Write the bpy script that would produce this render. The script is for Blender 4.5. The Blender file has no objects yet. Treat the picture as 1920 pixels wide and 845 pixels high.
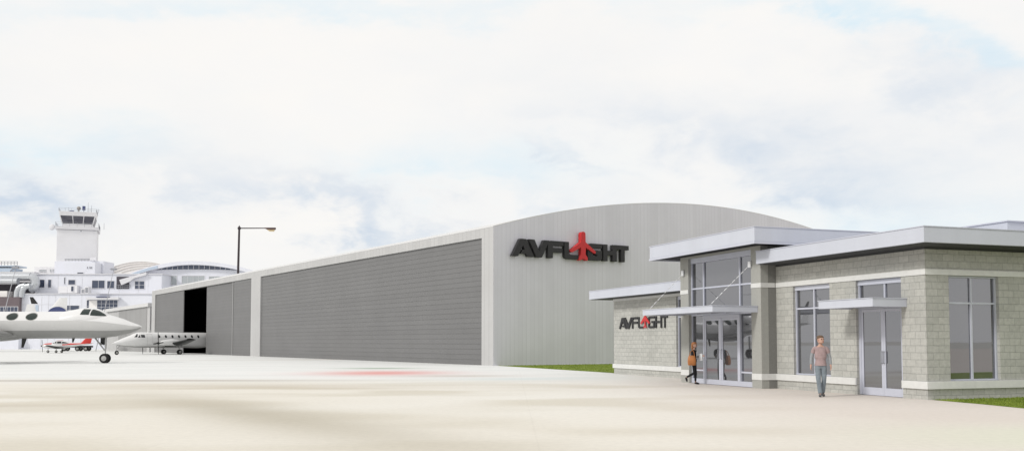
import bpy, bmesh, math, random
from mathutils import Vector, Matrix
random.seed(11)
S = bpy.context.scene
COL = S.collection
R = math.radians
EYE = 1.65

# ------------------------------------------------------------------ helpers
class MB:
    """collects faces of one mesh"""
    def __init__(s): s.v = []; s.f = []; s.sm = []
    def add(s, vs, fs, smooth=False):
        n = len(s.v); s.v += [tuple(v) for v in vs]
        for f in fs: s.f.append(tuple(i + n for i in f)); s.sm.append(smooth)
        return s
    def box(s, x0, x1, y0, y1, z0, z1):
        if x0 > x1: x0, x1 = x1, x0
        if y0 > y1: y0, y1 = y1, y0
        if z0 > z1: z0, z1 = z1, z0
        v = [(x0,y0,z0),(x1,y0,z0),(x1,y1,z0),(x0,y1,z0),(x0,y0,z1),(x1,y0,z1),(x1,y1,z1),(x0,y1,z1)]
        return s.add(v, [(0,3,2,1),(4,5,6,7),(0,1,5,4),(1,2,6,5),(2,3,7,6),(3,0,4,7)])
    def ab(s, a0, a1, b0, b1, z0, z1):
        return s.box(-a0, -a1, b0, b1, z0, z1)
    def tube(s, p0, p1, r0, r1=None, n=10, cap=True):
        r1 = r0 if r1 is None else r1
        p0, p1 = Vector(p0), Vector(p1); d = (p1 - p0).normalized()
        u = d.orthogonal().normalized(); w = d.cross(u)
        vs = []
        for p, r in ((p0, r0), (p1, r1)):
            for i in range(n):
                t = 2*math.pi*i/n; vs.append(p + u*math.cos(t)*r + w*math.sin(t)*r)
        s.add(vs, [(i, (i+1) % n, n+(i+1) % n, n+i) for i in range(n)], True)
        if cap: s.add(vs, [tuple(range(n))[::-1], tuple(range(n, 2*n))])
        return s
    def path(s, pts, r, n=10):
        for a, b in zip(pts, pts[1:]): s.tube(a, b, r, None, n)
        return s
    def loft(s, rings, caps=True, smooth=True):
        n = len(rings[0]); vs = [p for r in rings for p in r]
        fs = []
        for k in range(len(rings)-1):
            for i in range(n):
                fs.append((k*n+i, k*n+(i+1) % n, (k+1)*n+(i+1) % n, (k+1)*n+i))
        s.add(vs, fs, smooth)
        if caps:
            s.add(rings[0], [tuple(range(n))[::-1]]); s.add(rings[-1], [tuple(range(n))])
        return s
    def prism(s, poly, fn, d0, d1):
        """poly (u,v) pairs, fn(u,v,d) -> point"""
        n = len(poly)
        vs = [fn(u, v, d0) for u, v in poly] + [fn(u, v, d1) for u, v in poly]
        return s.add(vs, [tuple(range(n))[::-1], tuple(range(n, 2*n))] + [(i, (i+1) % n, n+(i+1) % n, n+i) for i in range(n)])
    def lathe(s, prof, c, ax, n=20):
        """prof (radius, offset along ax)"""
        ax = Vector(ax).normalized(); u = ax.orthogonal().normalized(); w = ax.cross(u); c = Vector(c)
        rings = []
        for r, h in prof:
            rings.append([c + ax*h + (u*math.cos(2*math.pi*i/n) + w*math.sin(2*math.pi*i/n))*max(r, 1e-4) for i in range(n)])
        return s.loft(rings, True, True)
    def ball(s, c, rx, ry=None, rz=None, n=14, m=9):
        ry = rx if ry is None else ry; rz = rx if rz is None else rz
        rings = []
        for j in range(m+1):
            t = math.pi*j/m; rr = max(math.sin(t), .01)
            rings.append([(c[0]+rx*rr*math.cos(2*math.pi*i/n), c[1]+ry*rr*math.sin(2*math.pi*i/n), c[2]+rz*math.cos(t)) for i in range(n)])
        return s.loft(rings, True, True)
    def slab(s, u0, u1, z0, z1, holes, d0, d1, fn):
        """wall with rectangular holes; holes (ua,ub,za,zb); fn(u,z,d) -> point; d0 is the outside face"""
        us = sorted(set([u0, u1] + [x for h in holes for x in h[:2]])); us = [u for u in us if u0 <= u <= u1]
        zs = sorted(set([z0, z1] + [x for h in holes for x in h[2:]])); zs = [z for z in zs if z0 <= z <= z1]
        nu, nz = len(us)-1, len(zs)-1
        def solid(i, j):
            if not (0 <= i < nu and 0 <= j < nz): return False
            cu, cz = (us[i]+us[i+1])/2, (zs[j]+zs[j+1])/2
            return not any(h[0] < cu < h[1] and h[2] < cz < h[3] for h in holes)
        for i in range(nu):
            for j in range(nz):
                if not solid(i, j): continue
                a, b, c, d = us[i], us[i+1], zs[j], zs[j+1]
                s.add([fn(a,c,d0),fn(b,c,d0),fn(b,d,d0),fn(a,d,d0)], [(0,1,2,3)])
                s.add([fn(a,c,d1),fn(b,c,d1),fn(b,d,d1),fn(a,d,d1)], [(3,2,1,0)])
                for di, dj, p, q in ((-1,0,(a,c),(a,d)),(1,0,(b,c),(b,d)),(0,-1,(a,c),(b,c)),(0,1,(a,d),(b,d))):
                    if not solid(i+di, j+dj):
                        s.add([fn(*p,d0),fn(*q,d0),fn(*q,d1),fn(*p,d1)], [(0,1,2,3)])
        return s
    def obj(s, name, mat, parent=None, bevel=0, sharp=40):
        me = bpy.data.meshes.new(name); me.from_pydata(s.v, [], s.f); me.update()
        bm = bmesh.new(); bm.from_mesh(me)
        bmesh.ops.remove_doubles(bm, verts=bm.verts, dist=1e-5)
        bmesh.ops.recalc_face_normals(bm, faces=bm.faces)
        bm.to_mesh(me); bm.free()
        if any(s.sm):
            for p in me.polygons: p.use_smooth = True
            me.set_sharp_from_angle(angle=R(sharp))
        me.materials.append(mat)
        o = bpy.data.objects.new(name, me); COL.objects.link(o)
        if parent is not None: o.parent = parent
        if bevel:
            b = o.modifiers.new('bevel', 'BEVEL'); b.width = bevel; b.segments = 2; b.limit_method = 'ANGLE'
        return o

def tag(o, label=None, cat=None, group=None, kind=None):
    if label: o['label'] = label
    if cat: o['category'] = cat
    if group: o['group'] = group
    if kind: o['kind'] = kind
    return o
def thing(name, label, cat, loc=(0,0,0), rz=0, group=None):
    o = bpy.data.objects.new(name, None); COL.objects.link(o); o.empty_display_size = .3
    o.location = loc; o.rotation_euler = (0, 0, rz)
    return tag(o, label, cat, group)
def copy_part(o, parent, matrix):
    """a copy of a part and of its sub-parts"""
    c = o.copy(); COL.objects.link(c); c.parent = parent; c.matrix_local = matrix
    for ch in o.children:
        d = ch.copy(); COL.objects.link(d); d.parent = c; d.matrix_local = ch.matrix_local.copy()
    return c

# ------------------------------------------------------------------ materials
def N(nt, typ, **kw):
    n = nt.nodes.new(typ)
    for k, v in kw.items():
        if k in n.inputs: n.inputs[k].default_value = v
        else: setattr(n, k, v)
    return n
def lin(c): return tuple(((x/255)/12.92 if x/255 <= .04045 else ((x/255+.055)/1.055)**2.4) for x in c)
def mat(name, c, rough=.6, metal=0, var=.06, scale=3, bump=0, bscale=40, spec=.3, streak=None):
    m = bpy.data.materials.new(name); m.use_nodes = True; nt = m.node_tree; b = nt.nodes['Principled BSDF']
    b.inputs['Roughness'].default_value = rough; b.inputs['Metallic'].default_value = metal
    b.inputs['Specular IOR Level'].default_value = spec
    tc = N(nt, 'ShaderNodeTexCoord'); mp = N(nt, 'ShaderNodeMapping'); mp.inputs['Scale'].default_value = streak or (1,1,1)
    nt.links.new(tc.outputs['Object'], mp.inputs[0])
    no = N(nt, 'ShaderNodeTexNoise', Scale=scale, Detail=5., Roughness=.6); nt.links.new(mp.outputs[0], no.inputs['Vector'])
    mr = N(nt, 'ShaderNodeMapRange'); mr.inputs[1].default_value = .25; mr.inputs[2].default_value = .75
    mr.inputs[3].default_value = 1-var; mr.inputs[4].default_value = 1+var; nt.links.new(no.outputs['Fac'], mr.inputs[0])
    mx = N(nt, 'ShaderNodeVectorMath', operation='SCALE'); mx.inputs[0].default_value = c[:3]; nt.links.new(mr.outputs[0], mx.inputs['Scale'])
    nt.links.new(mx.outputs[0], b.inputs['Base Color'])
    if bump:
        n2 = N(nt, 'ShaderNodeTexNoise', Scale=bscale, Detail=3.); nt.links.new(tc.outputs['Object'], n2.inputs['Vector'])
        bp = N(nt, 'ShaderNodeBump', Strength=bump, Distance=.02); nt.links.new(n2.outputs['Fac'], bp.inputs['Height']); nt.links.new(bp.outputs[0], b.inputs['Normal'])
    return m

def mat_block(name, c1, c2, mortar, bw=.4064, bh=.2032):
    m = bpy.data.materials.new(name); m.use_nodes = True; nt = m.node_tree; b = nt.nodes['Principled BSDF']
    b.inputs['Roughness'].default_value = .9; b.inputs['Specular IOR Level'].default_value = .15
    tc = N(nt, 'ShaderNodeTexCoord'); sx = N(nt, 'ShaderNodeSeparateXYZ'); nt.links.new(tc.outputs['Object'], sx.inputs[0])
    su = N(nt, 'ShaderNodeMath', operation='SUBTRACT'); nt.links.new(sx.outputs['Y'], su.inputs[0]); nt.links.new(sx.outputs['X'], su.inputs[1])
    off = N(nt, 'ShaderNodeMath', operation='ADD'); off.inputs[1].default_value = 40.0; nt.links.new(su.outputs[0], off.inputs[0])
    offz = N(nt, 'ShaderNodeMath', operation='ADD'); offz.inputs[1].default_value = 20.32-.114; nt.links.new(sx.outputs['Z'], offz.inputs[0])
    cb = N(nt, 'ShaderNodeCombineXYZ'); nt.links.new(off.outputs[0], cb.inputs[0]); nt.links.new(offz.outputs[0], cb.inputs[1])
    br = N(nt, 'ShaderNodeTexBrick', offset=.5, squash=1.0); br.inputs['Scale'].default_value = 1
    br.inputs['Brick Width'].default_value = bw; br.inputs['Row Height'].default_value = bh
    br.inputs['Mortar Size'].default_value = .010; br.inputs['Mortar Smooth'].default_value = .3; br.inputs['Bias'].default_value = 0
    br.inputs['Color1'].default_value = (*c1, 1); br.inputs['Color2'].default_value = (*c2, 1); br.inputs['Mortar'].default_value = (*mortar, 1)
    nt.links.new(cb.outputs[0], br.inputs['Vector'])
    no = N(nt, 'ShaderNodeTexNoise', Scale=9., Detail=6., Roughness=.7); nt.links.new(tc.outputs['Object'], no.inputs['Vector'])
    mr = N(nt, 'ShaderNodeMapRange'); mr.inputs[1].default_value = .3; mr.inputs[2].default_value = .7; mr.inputs[3].default_value = .86; mr.inputs[4].default_value = 1.1
    nt.links.new(no.outputs['Fac'], mr.inputs[0])
    # large weather staining
    n3 = N(nt, 'ShaderNodeTexNoise', Scale=.6, Detail=3.); nt.links.new(tc.outputs['Object'], n3.inputs['Vector'])
    m3 = N(nt, 'ShaderNodeMapRange'); m3.inputs[1].default_value = .3; m3.inputs[2].default_value = .7; m3.inputs[3].default_value = .93; m3.inputs[4].default_value = 1.05
    nt.links.new(n3.outputs['Fac'], m3.inputs[0])
    mm = N(nt, 'ShaderNodeMath', operation='MULTIPLY'); nt.links.new(mr.outputs[0], mm.inputs[0]); nt.links.new(m3.outputs[0], mm.inputs[1])
    mx = N(nt, 'ShaderNodeVectorMath', operation='SCALE'); nt.links.new(br.outputs['Color'], mx.inputs[0]); nt.links.new(mm.outputs[0], mx.inputs['Scale'])
    nt.links.new(mx.outputs[0], b.inputs['Base Color'])
    n2 = N(nt, 'ShaderNodeTexNoise', Scale=26., Detail=6., Roughness=.75); nt.links.new(tc.outputs['Object'], n2.inputs['Vector'])
    ad = N(nt, 'ShaderNodeMath', operation='MULTIPLY_ADD'); nt.links.new(br.outputs['Fac'], ad.inputs[0]); ad.inputs[1].default_value = -1.2; nt.links.new(n2.outputs['Fac'], ad.inputs[2])
    bp = N(nt, 'ShaderNodeBump', Strength=.5, Distance=.015); nt.links.new(ad.outputs[0], bp.inputs['Height']); nt.links.new(bp.outputs[0], b.inputs['Normal'])
    return m

def mat_ribs(name, c, axis, pitch, width, dark, rough=.5, jitter=.0, var=.05):
    """sheet metal with narrow darker seams every PITCH metres along an object axis"""
    m = bpy.data.materials.new(name); m.use_nodes = True; nt = m.node_tree; b = nt.nodes['Principled BSDF']
    b.inputs['Roughness'].default_value = rough; b.inputs['Specular IOR Level'].default_value = .25
    tc = N(nt, 'ShaderNodeTexCoord'); sx = N(nt, 'ShaderNodeSeparateXYZ'); nt.links.new(tc.outputs['Object'], sx.inputs[0])
    if axis == 'XY':
        su = N(nt, 'ShaderNodeMath', operation='ADD'); nt.links.new(sx.outputs['X'], su.inputs[0]); nt.links.new(sx.outputs['Y'], su.inputs[1]); src = su.outputs[0]
    else: src = sx.outputs[axis]
    dv = N(nt, 'ShaderNodeMath', operation='DIVIDE'); dv.inputs[1].default_value = pitch; nt.links.new(src, dv.inputs[0])
    ad = N(nt, 'ShaderNodeMath', operation='ADD'); ad.inputs[1].default_value = 1000; nt.links.new(dv.outputs[0], ad.inputs[0])
    fr = N(nt, 'ShaderNodeMath', operation='FRACT'); nt.links.new(ad.outputs[0], fr.inputs[0])
    fl = N(nt, 'ShaderNodeMath', operation='FLOOR'); nt.links.new(ad.outputs[0], fl.inputs[0])
    lt = N(nt, 'ShaderNodeMath', operation='LESS_THAN'); lt.inputs[1].default_value = width/pitch; nt.links.new(fr.outputs[0], lt.inputs[0])
    wn = N(nt, 'ShaderNodeTexWhiteNoise', noise_dimensions='1D'); nt.links.new(fl.outputs[0], wn.inputs['W'])
    # how dark each seam is varies, and it fades in places
    no = N(nt, 'ShaderNodeTexNoise', Scale=.5, Detail=4.); nt.links.new(tc.outputs['Object'], no.inputs['Vector'])
    a = N(nt, 'ShaderNodeMath', operation='MULTIPLY'); nt.links.new(wn.outputs['Value'], a.inputs[0]); nt.links.new(no.outputs['Fac'], a.inputs[1])
    a2 = N(nt, 'ShaderNodeMath', operation='MULTIPLY_ADD'); nt.links.new(a.outputs[0], a2.inputs[0]); a2.inputs[1].default_value = 1.6*jitter; a2.inputs[2].default_value = 1-jitter
    k = N(nt, 'ShaderNodeMath', operation='MULTIPLY'); nt.links.new(lt.outputs[0], k.inputs[0]); nt.links.new(a2.outputs[0], k.inputs[1])
    # panel tone
    mr = N(nt, 'ShaderNodeMapRange'); mr.inputs[3].default_value = 1-var; mr.inputs[4].default_value = 1+var; nt.links.new(wn.outputs['Value'], mr.inputs[0])
    n2 = N(nt, 'ShaderNodeTexNoise', Scale=.25, Detail=6., Roughness=.65); nt.links.new(tc.outputs['Object'], n2.inputs['Vector'])
    m2 = N(nt, 'ShaderNodeMapRange'); m2.inputs[1].default_value = .3; m2.inputs[2].default_value = .7; m2.inputs[3].default_value = .95; m2.inputs[4].default_value = 1.05; nt.links.new(n2.outputs['Fac'], m2.inputs[0])
    t = N(nt, 'ShaderNodeMath', operation='MULTIPLY'); nt.links.new(mr.outputs[0], t.inputs[0]); nt.links.new(m2.outputs[0], t.inputs[1])
    dk = N(nt, 'ShaderNodeMath', operation='MULTIPLY_ADD'); nt.links.new(k.outputs[0], dk.inputs[0]); dk.inputs[1].default_value = -dark; dk.inputs[2].default_value = 1
    tt = N(nt, 'ShaderNodeMath', operation='MULTIPLY'); nt.links.new(t.outputs[0], tt.inputs[0]); nt.links.new(dk.outputs[0], tt.inputs[1])
    mx = N(nt, 'ShaderNodeVectorMath', operation='SCALE'); mx.inputs[0].default_value = c; nt.links.new(tt.outputs[0], mx.inputs['Scale'])
    nt.links.new(mx.outputs[0], b.inputs['Base Color'])
    return m

def mat_glass(name, tint, refl, inner):
    """dark window glass over an unlit room: a mirror coat over a near-black body"""
    m = bpy.data.materials.new(name); m.use_nodes = True; nt = m.node_tree
    for n in list(nt.nodes): nt.nodes.remove(n)
    out = N(nt, 'ShaderNodeOutputMaterial'); mx = N(nt, 'ShaderNodeMixShader')
    d = N(nt, 'ShaderNodeBsdfDiffuse'); d.inputs[0].default_value = (*inner, 1)
    g = N(nt, 'ShaderNodeBsdfGlossy'); g.inputs['Color'].default_value = (*tint, 1); g.inputs['Roughness'].default_value = .015
    tc = N(nt, 'ShaderNodeTexCoord'); no = N(nt, 'ShaderNodeTexNoise', Scale=.7, Detail=1.); nt.links.new(tc.outputs['Object'], no.inputs['Vector'])
    bp = N(nt, 'ShaderNodeBump', Strength=.02, Distance=.05); nt.links.new(no.outputs['Fac'], bp.inputs['Height']); nt.links.new(bp.outputs[0], g.inputs['Normal'])
    mx.inputs[0].default_value = refl
    nt.links.new(d.outputs[0], mx.inputs[1]); nt.links.new(g.outputs[0], mx.inputs[2]); nt.links.new(mx.outputs[0], out.inputs[0])
    return m

M = dict(
    block=mat_block('concrete_block', (.48,.48,.452), (.425,.427,.402), (.335,.34,.322)),
    stucco=mat('stucco', (.36,.362,.34), .95, var=.08, scale=14, bump=.35, bscale=60),
    stucco_shaded=mat('stucco_shaded', (.21,.21,.20), .95, var=.10, scale=14, bump=.35, bscale=60),  # same stucco, with the shade on the tower's right side put into the colour
    gable=mat_ribs('gable_panel', (.62,.62,.668), 'XY', .34, .05, .13, .55, .9, .025),  # hangar sheet metal, lightened to make up for the gable's weaker light
    band=mat('cast_band', (.66,.665,.655), .8, var=.06, scale=5, bump=.1),
    fascia=mat('fascia_metal', (.515,.54,.61), .45, var=.045, scale=1.2, spec=.35, streak=(1,1,.25)),
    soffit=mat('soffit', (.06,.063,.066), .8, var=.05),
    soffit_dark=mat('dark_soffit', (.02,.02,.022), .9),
    alu=mat('window_aluminium', (.51,.53,.61), .4, var=.03, spec=.4),
    canopy=mat('canopy_metal', (.525,.55,.62), .4, var=.05, scale=2, spec=.4),
    glass=mat_glass('window_glass', (.93,.94,1.0), .245, (.05,.052,.056)),
    clear=mat('white_fitting', (.75,.76,.78), .4),
    hangar=mat_ribs('hangar_panel', (.455,.455,.455), 'XY', .62, .07, .16, .55, .75, .035),
    hroof=mat('hangar_roof', (.62,.62,.62), .45, var=.05, scale=.4, streak=(.1,1,1)),
    door=mat_ribs('door_panel', (.165,.165,.167), 'Z', .373, .05, .08, .5, .5, .025),
    seam=mat('door_seam', (.30,.30,.30), .5),
    black=mat('hangar_shade', (.012,.012,.013), .9),
    hfloor=mat('hangar_floor', (.10,.10,.10), .8, var=.15),
    letter=mat('sign_black', (.028,.028,.03), .55, var=.1, scale=6),
    red=mat('sign_red', (.52,.032,.035), .5, var=.08, scale=6),
    jet=mat('aircraft_white', (.70,.70,.70), .22, var=.02, scale=.8, spec=.5),
    jetgrey=mat('aircraft_grey', (.28,.28,.275), .3, var=.04, spec=.5),
    greenglass=mat('cabin_glass', (.012,.024,.02), .08, spec=.6, var=.2),
    darkglass=mat('dark_glass', (.02,.022,.026), .08, spec=.6, var=.2),
    blackpaint=mat('black_paint', (.012,.013,.013), .35, spec=.4),
    tyre=mat('tyre_rubber', (.018,.018,.018), .85, bump=.2),
    hub=mat('wheel_hub', (.38,.38,.37), .35, .4),
    strut=mat('gear_metal', (.36,.36,.36), .35, .3),
    navy=mat('navy_paint', (.055,.07,.17), .3),
    redpaint=mat('red_paint', (.55,.04,.03), .3, spec=.5),
    trailer=mat('dark_chassis', (.03,.03,.032), .6),
    twhite=mat('terminal_panel', (.72,.735,.80), .6, var=.05, scale=.25, streak=(1,1,.4)),
    tcream=mat('tower_white', (.76,.76,.785), .6, var=.04, scale=.3),
    tgrey=mat('terminal_grey', (.68,.68,.71), .7, var=.05, scale=.3),
    tblue=mat('terminal_blue', (.46,.54,.64), .5, var=.06, scale=.3),
    tbrown=mat('terminal_brown', (.155,.125,.135), .7, var=.1, scale=.5),
    tdark=mat('terminal_dark', (.075,.07,.085), .7, var=.2, scale=.6),  # dark wall tone, also used for the terrace panel
    twin=mat_glass('terminal_glass', (.8,.87,1.0), .08, (.045,.055,.09)),
    cab=mat_glass('cab_glass', (.9,.9,1.0), .10, (.06,.06,.08)),
    tfrost=mat('frosted_panel', (.42,.45,.47), .5, var=.12, scale=.8, streak=(1,1,.2)),
    troof=mat('barrel_roof', (.82,.80,.785), .5, var=.04, scale=.3),
    seamline=mat('roof_rib', (.66,.62,.59), .6),
    duct=mat('duct_metal', (.55,.57,.60), .28, .55, var=.12),
    steel=mat('railing_steel', (.30,.31,.34), .5),
    pole=mat('lamp_pole', (.045,.036,.04), .55, var=.15),
    lens=mat('lamp_lens', (.62,.50,.30), .3, var=.1),
    mast=mat('mast_metal', (.42,.42,.45), .5),
    skin=mat('skin', (.50,.31,.24), .6), tee=mat('tee_shirt', (.35,.26,.26), .9, var=.18, scale=9, bump=.3),
    sleeve=mat('grey_sleeve', (.27,.285,.30), .9, var=.15, scale=12, bump=.3), jeans=mat('denim', (.20,.235,.265), .9, var=.25, scale=9, bump=.3),
    shoe=mat('dark_shoe', (.10,.105,.11), .6), hairb=mat('brown_hair', (.13,.085,.055), .7, var=.3, scale=40, bump=.5),
    hairo=mat('auburn_hair', (.34,.145,.06), .6, var=.3, scale=40, bump=.5), suit=mat('black_cloth', (.012,.012,.015), .8),
    white=mat('white_cloth', (.75,.76,.78), .8), bag=mat('tan_leather', (.40,.155,.05), .5, var=.2, scale=8), eye=mat('eye', (.02,.015,.012), .2),
    lip=mat('lips', (.36,.13,.12), .5),
    shade=mat('aircraft_shade', (.50,.50,.495), .25, var=.03, spec=.5),  # mid tone of the white hull's facets, shading put into the colour
    soil=mat('soil', (.10,.095,.04), .95, var=.3, scale=2),
    print_=mat('shirt_print', (.40,.30,.14), .9, var=.3, scale=30),
)

# ------------------------------------------------------------------ sky, sun, camera
SUN_AZ = Vector((-.83, -.56)); SUN_EL = R(35)
w = bpy.data.worlds.new('World'); S.world = w; w.use_nodes = True
nt = w.node_tree; bg = nt.nodes['Background']
sky = N(nt, 'ShaderNodeTexSky', sky_type='NISHITA'); sky.sun_disc = False; sky.sun_elevation = SUN_EL
sky.sun_rotation = math.atan2(SUN_AZ.x, SUN_AZ.y)
tc = N(nt, 'ShaderNodeTexCoord'); sp = N(nt, 'ShaderNodeSeparateXYZ'); nt.links.new(tc.outputs['Generated'], sp.inputs[0])
def math_(op, a, b=None, c=None):
    n = N(nt, 'ShaderNodeMath', operation=op)
    for i, x in enumerate((a, b, c)):
        if x is None: continue
        if isinstance(x, (int, float)): n.inputs[i].default_value = x
        else: nt.links.new(x, n.inputs[i])
    return n.outputs[0]
def noise_(vec, scale, detail=6., rough=.55, dist=0.):
    n = N(nt, 'ShaderNodeTexNoise', Scale=scale, Detail=detail, Roughness=rough, Distortion=dist); nt.links.new(vec, n.inputs['Vector']); return n.outputs['Fac']
mp = N(nt, 'ShaderNodeMapping'); mp.inputs['Scale'].default_value = (1, 1, 2.1); mp.inputs['Rotation'].default_value = (0, R(9), 0); mp.inputs['Location'].default_value = (3.1, 1.7, .4)
nt.links.new(tc.outputs['Generated'], mp.inputs[0])
big = noise_(mp.outputs[0], 4.2, 7., .56, .25)
fine = noise_(mp.outputs[0], 13., 6., .6, .3)
yy = math_('MAXIMUM', sp.outputs['Y'], .05)
az = math_('DIVIDE', sp.outputs['X'], yy); el = math_('DIVIDE', sp.outputs['Z'], yy)
mid = noise_(mp.outputs[0], 7.5, 5., .6, .2)
wa = math_('MULTIPLY_ADD', fine, .16, -.08); wb = math_('MULTIPLY_ADD', mid, .22, -.11)
az = math_('ADD', az, math_('ADD', wa, wb)); el = math_('ADD', el, math_('MULTIPLY', wb, .42)); el = math_('ADD', el, math_('MULTIPLY', wa, .30))
def blob(u, v, ru, rv, tilt=0.):
    """soft elliptical cloud mass around one bearing (tan azimuth, tan elevation)"""
    a = math_('ADD', az, -u); e = math_('ADD', el, -v)
    e = math_('ADD', e, math_('MULTIPLY', a, tilt))
    a = math_('DIVIDE', a, ru); e = math_('DIVIDE', e, rv)
    q = math_('ADD', math_('MULTIPLY', a, a), math_('MULTIPLY', e, e))
    return math_('POWER', 2.718, math_('MULTIPLY', q, -1.))
def add_all(l):
    t = l[0]
    for x in l[1:]: t = math_('ADD', t, x)
    return t
grey = add_all([math_('MULTIPLY', blob(-.515, .150, .085, .026, .25), .85), math_('MULTIPLY', blob(-.150, .130, .090, .022, .30), .9), math_('MULTIPLY', blob(-.32, .170, .10, .022, .2), .3), math_('MULTIPLY', blob(.30, .20, .20, .035, .18), .55),
                math_('MULTIPLY', blob(.33, .16, .08, .015, .05), .55), math_('MULTIPLY', blob(.06, .19, .05, .014, .35), .45), math_('MULTIPLY', blob(.10, .145, .10, .016, .1), .25), math_('MULTIPLY', blob(.46, .26, .12, .04, .2), .4)])
blue = add_all([math_('MULTIPLY', blob(.36, .335, .12, .02, .25), .7), math_('MULTIPLY', blob(.50, .29, .06, .02, .2), .5), math_('MULTIPLY', blob(.42, .12, .14, .05), .45), math_('MULTIPLY', blob(-.04, .18, .13, .03), .6), math_('MULTIPLY', blob(-.50, .20, .12, .025), .6), math_('MULTIPLY', blob(-.2, .35, .35, .012), .4)])
tex = N(nt, 'ShaderNodeMapRange'); tex.inputs[1].default_value = .36; tex.inputs[2].default_value = .66; nt.links.new(fine, tex.inputs[0])
tb = N(nt, 'ShaderNodeMapRange'); tb.inputs[1].default_value = .40; tb.inputs[2].default_value = .72; nt.links.new(big, tb.inputs[0])
gf = math_('MULTIPLY', grey, math_('MULTIPLY_ADD', tex.outputs[0], .75, .45))
gf = math_('ADD', gf, math_('MULTIPLY', tb.outputs[0], .11)); gf = N(nt, 'ShaderNodeClamp').inputs[0].node if False else math_('MINIMUM', gf, 1.)
bf = math_('MINIMUM', math_('MULTIPLY', blue, math_('MULTIPLY_ADD', tex.outputs[0], .6, .6)), 1.)
def mixc(f, a, b):
    n = N(nt, 'ShaderNodeMix', data_type='RGBA'); nt.links.new(f, n.inputs[0])
    for i, x in ((6, a), (7, b)):
        if isinstance(x, tuple): n.inputs[i].default_value = (*x, 1)
        else: nt.links.new(x, n.inputs[i])
    return n.outputs[2]
c0 = mixc(math_('MULTIPLY', tex.outputs[0], .5), (.985, .965, .938), (.955, .952, .945))
c1 = mixc(bf, c0, lin((216, 239, 251)))
c2 = mixc(gf, c1, lin((203, 217, 233)))
sc_ = N(nt, 'ShaderNodeVectorMath', operation='SCALE'); sc_.inputs['Scale'].default_value = .10; nt.links.new(sky.outputs[0], sc_.inputs[0])
fin = N(nt, 'ShaderNodeMix', data_type='RGBA'); fin.inputs[0].default_value = .97; nt.links.new(sc_.outputs[0], fin.inputs[6]); nt.links.new(c2, fin.inputs[7])
nt.links.new(fin.outputs[2], bg.inputs[0]); bg.inputs[1].default_value = 1.0

sd = bpy.data.lights.new('sun', 'SUN'); sd.energy = 1.8; sd.angle = R(9); sd.color = (1, .965, .91)
so = bpy.data.objects.new('sun', sd); COL.objects.link(so)
dirv = Vector((SUN_AZ.x*math.cos(SUN_EL), SUN_AZ.y*math.cos(SUN_EL), math.sin(SUN_EL)))
so.rotation_euler = dirv.to_track_quat('Z', 'Y').to_euler(); so.location = (-60, -20, 60)

cam = bpy.data.cameras.new('camera'); co = bpy.data.objects.new('camera', cam); COL.objects.link(co); S.camera = co
cam.sensor_fit = 'HORIZONTAL'; cam.sensor_width = 36; cam.lens = 36*1820/1920
cam.shift_y = (545-422.5)/1920; cam.clip_end = 8000; cam.clip_start = .2
co.location = (0, 0, EYE); co.rotation_euler = (R(90)+math.atan(95/1820), 0, 0)
S.view_settings.view_transform = 'Standard'; S.view_settings.look = 'None'; S.view_settings.exposure = 0

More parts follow.
